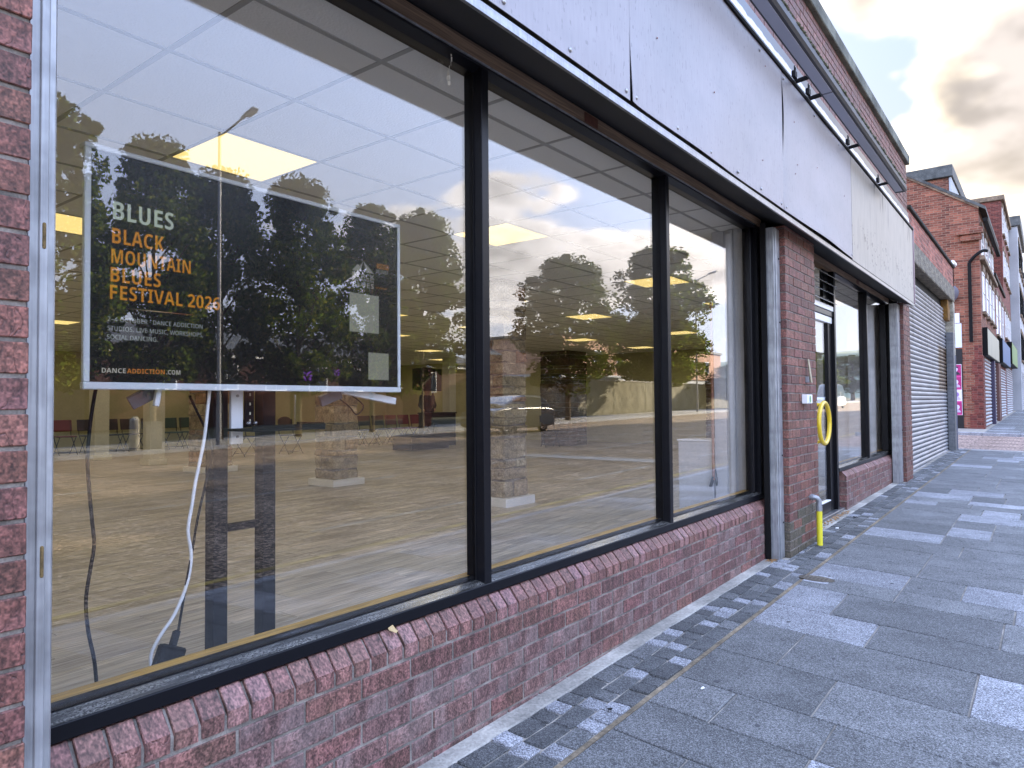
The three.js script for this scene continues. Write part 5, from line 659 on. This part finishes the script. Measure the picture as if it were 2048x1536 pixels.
// buildings and walls across the road
{
  const t = thing('low_brick_building', 'long low brick building with a slate roof mirrored in the screen', 'building', [0, ry(27), 0]); mesh('wall', lim(14, 42, 0, 3.9, 34, 44, 0.01), mat([0.17, 0.11, 0.11], 0.9, { map: M.farBrickDark.map, bumpMap: M.farBrickDark.bumpMap, bumpScale: 0.006 }), t); const rf = mesh('roof', prism([[33.4, 4.25], [39, 5.9], [44.6, 4.25], [44.6, 4.1], [33.4, 4.1]], 13.5, 42.5), M.slate, t); mesh('ridge', bar([13.5, 5.92, 39], [42.5, 5.92, 39], 0.1), M.slate, rf); for (let k = 0; k < 46; k++) mesh('fascia_board', lim(14 + k * 0.61, 14.56 + k * 0.61, 3.8, 4.12, 33.62, 33.7, 0.004), M.whitePaint, t);
  for (const x of [17, 20.5, 23.6, 26.6, 29.5, 33, 36.5]) { const w = part('window', t); mesh('frame', [lim(x, x + 1.4, 2.0, 3.5, 33.95, 34.0), ], M.whitePaint, w); mesh('pane', lim(x + 0.08, x + 0.68, 2.08, 3.42, 33.93, 33.949), pane2, w); mesh('pane', lim(x + 0.74, x + 1.32, 2.08, 3.42, 33.93, 33.949), pane2, w); } mesh('down_pipe', bar([25.6, 0, 33.9], [25.6, 3.9, 33.9], 0.06), M.whitePaint, t);
  const salmon = mat([0.55, 0.3, 0.2], 0.85, { map: rep(T.wall, 0.3) }), s = thing('salmon_building', 'salmon coloured building with outside stairs mirrored low in the second pane', 'building', [0, ry(70), 0]); mesh('upper_wall', lim(58, 100, 3.6, 7.4, 36, 46, 0.01), salmon, s); mesh('lower_wall', lim(58, 100, 0, 3.59, 36.2, 46, 0.01), M.render, s); mesh('roof', lim(57.8, 100.2, 7.41, 7.7, 35.8, 46.2, 0.01), M.slate, s); for (let k = 0; k < 7; k++) windowOn2(s, 64 + k * 5, 36); mesh('landing', lim(64, 70, 3.3, 3.5, 34.4, 36), M.render, s); for (let k = 0; k < 12; k++) mesh('step', lim(70 + k * 0.32, 70.3 + k * 0.32, 3.2 - k * 0.27, 3.28 - k * 0.27, 34.5, 35.6), M.galv, s); mesh('hand_rail', [bar([64, 4.4, 34.4], [70, 4.4, 34.4], 0.03), bar([70, 4.4, 34.4], [73.9, 1.1, 34.4], 0.03)], M.galv, s); for (let k = 0; k < 9; k++) mesh('baluster', bar([64 + k * 0.75, 3.5, 34.4], [64 + k * 0.75, 4.4, 34.4], 0.02), M.galv, s);
  function windowOn2(p, x, z) { const w = part('window', p); mesh('frame', lim(x, x + 1.5, 4.6, 6.2, z - 0.05, z), M.whitePaint, w); mesh('pane', lim(x + 0.1, x + 1.4, 4.7, 6.1, z - 0.07, z - 0.051), pane2, w); }
  const w = thing('boundary_wall', 'long rendered boundary wall mirrored across the road', 'wall', [0, ry(50), 0]); for (let k = 0; k < 12; k++) mesh('wall_panel', lim(30 + k * 5, 34.98 + k * 5, -0.3, 2.4, 23.0, 23.3, 0.02), mat([0.4, 0.38, 0.3], 0.9, { map: rep(T.concrete, 0.5) }), w); mesh('coping', lim(29.9, 90.1, 2.41, 2.5, 22.95, 23.35, 0.02), M.concrete, w);
  const p = thing('gate_pier', 'brick gate pier with pyramid cap and ball mirrored by the first window post', 'gate pier', [29, ry(29), 21.6]); mesh('shaft', cbox(1.0, 3.7, 1.0, 0.02).clone().translate(0, 1.85, 0), M.farBrickDark, p); mesh('cap', new THREE.ConeGeometry(0.78, 0.45, 4).rotateY(Math.PI / 4).translate(0, 3.93, 0), M.concrete, p); mesh('ball', new THREE.SphereGeometry(0.28, 20, 14).translate(0, 4.38, 0), M.slate, p);
  const q = thing('gate_pier', 'second brick gate pier further along the far pavement', 'gate pier', [24.4, ry(24), 22.4]); mesh('shaft', cbox(1.0, 3.0, 1.0, 0.02).clone().translate(0, 1.5, 0), M.farBrickDark, q); mesh('cap', new THREE.ConeGeometry(0.78, 0.45, 4).rotateY(Math.PI / 4).translate(0, 3.2, 0), M.concrete, q);
}
// cars
function car(x, z, turn, label, paint, tall = 1, cat = 'car') {
  const t = thing(cat === 'van' ? 'white_van' : 'parked_car', label, cat, [x, ry(x), z], turn), W = 0.86;
  const ex = (pts, w, bev, m, name, parent = t) => { const s = new THREE.Shape(); s.moveTo(...pts[0]); s.splineThru(pts.slice(1).map(p => new THREE.Vector2(...p))); s.closePath(); const g = new THREE.ExtrudeGeometry(s, { depth: 2 * (w - bev), bevelEnabled: true, bevelThickness: bev, bevelSize: bev * 0.7, bevelSegments: 4, curveSegments: 40 }); g.translate(0, 0, -(w - bev)); return mesh(name, g, m, parent); };
  ex([[-2.02, 0.34], [-2.06, 0.62], [-1.98, 0.9], [-1.2, 0.98], [0.3, 0.98], [1.35, 0.96], [1.95, 0.84], [2.06, 0.6], [2.0, 0.34], [1.0, 0.27], [-1.0, 0.27]], W, 0.1, paint, 'body');
  ex([[-1.86, 0.98], [-1.62, 1.22 * tall], [-1.2, 1.4 * tall], [-0.3, 1.46 * tall], [0.45, 1.36 * tall], [1.28, 0.98], [0.4, 0.92], [-1.2, 0.92]], W - 0.1, 0.12, mat([0.02, 0.025, 0.03], 0.05, { physical: true, clearcoat: 1 }), 'windows');
  ex([[-1.66, 1.27 * tall], [-1.2, 1.425 * tall], [-0.3, 1.485 * tall], [0.42, 1.4 * tall], [0.3, 1.385 * tall], [-0.3, 1.44 * tall], [-1.2, 1.385 * tall], [-1.55, 1.25 * tall]], W - 0.13, 0.06, paint, 'roof');
  for (const s of [-1, 1]) { mesh('pillar', [strut([-0.45, 0.96, s * (W - 0.09)], [-0.4, 1.42 * tall, s * (W - 0.13)], 0.08, 0.02), strut([1.22, 0.97, s * (W - 0.1)], [0.42, 1.38 * tall, s * (W - 0.16)], 0.05, 0.03), strut([-1.75, 0.97, s * (W - 0.1)], [-1.3, 1.36 * tall, s * (W - 0.16)], 0.09, 0.03)], paint, t); mesh('headlight', cbox(0.34, 0.12, 0.24, 0.04).clone().rotateZ(-0.35).translate(1.84, 0.8, s * 0.62), mat([0.8, 0.82, 0.85], 0.1, { physical: true, clearcoat: 1 }), t); mesh('tail_light', cbox(0.16, 0.3, 0.22, 0.04).clone().translate(-1.93, 0.86, s * 0.66), mat([0.3, 0.02, 0.02], 0.2), t); mesh('mirror', cbox(0.14, 0.11, 0.18, 0.04).clone().translate(0.78, 1.02, s * 0.92), paint, t);
    for (const wx of [-1.27, 1.27]) { const w = part('wheel', t); mesh('tyre', new THREE.TorusGeometry(0.25, 0.085, 12, 28).translate(wx, 0.315, s * 0.76), M.blackMatt, w); const sp = [cyl(0.05, 0.05, 0.05, 12).rotateX(Math.PI / 2).translate(wx, 0.315, s * 0.8), new THREE.TorusGeometry(0.19, 0.018, 8, 28).translate(wx, 0.315, s * 0.8)]; for (let k = 0; k < 5; k++) sp.push(strut([wx, 0.315, s * 0.8], [wx + 0.19 * Math.cos(k * 1.257), 0.315 + 0.19 * Math.sin(k * 1.257), s * 0.8], 0.04, 0.02)); mesh('rim', sp, M.silver, w); mesh('arch', new THREE.TorusGeometry(0.35, 0.03, 6, 20, Math.PI).translate(wx, 0.315, s * 0.8), M.blackMatt, t); } }
  mesh('bumper', [cbox(0.14, 0.2, 1.6, 0.05).clone().translate(2.02, 0.45, 0), cbox(0.14, 0.2, 1.6, 0.05).clone().translate(-2.02, 0.45, 0)], paint, t); mesh('door_handle', [cbox(0.16, 0.03, 0.03, 0.01).clone().translate(-0.2, 0.86, -W + 0.0), cbox(0.16, 0.03, 0.03, 0.01).clone().translate(-1.0, 0.86, -W + 0.0)], M.silver, t); mesh('number_plate', lim(-2.135, -2.125, 0.5, 0.6, -0.26, 0.26), mat([0.8, 0.65, 0.1], 0.5), t);
}
car(23.0, 15.6, Math.PI, 'dark grey hatchback mirrored beside the stone pillar', mat([0.06, 0.06, 0.065], 0.2, { physical: true, metalness: 0.5, clearcoat: 1, clearcoatRoughness: 0.04 }));
car(0.42, 6.1, 0, 'white car mirrored at the left edge of the first pane', mat([0.75, 0.76, 0.76], 0.25, { physical: true, clearcoat: 1, clearcoatRoughness: 0.05 }));
car(66, 13.2, Math.PI, 'white van mirrored in the glass door behind the ring handle', mat([0.75, 0.76, 0.76], 0.3, { physical: true, clearcoat: 1 }), 1.4, 'van');

scene.traverse(o => { if (o.isMesh) { o.castShadow = true; o.receiveShadow = true; } });
renderer.render(scene, camera);
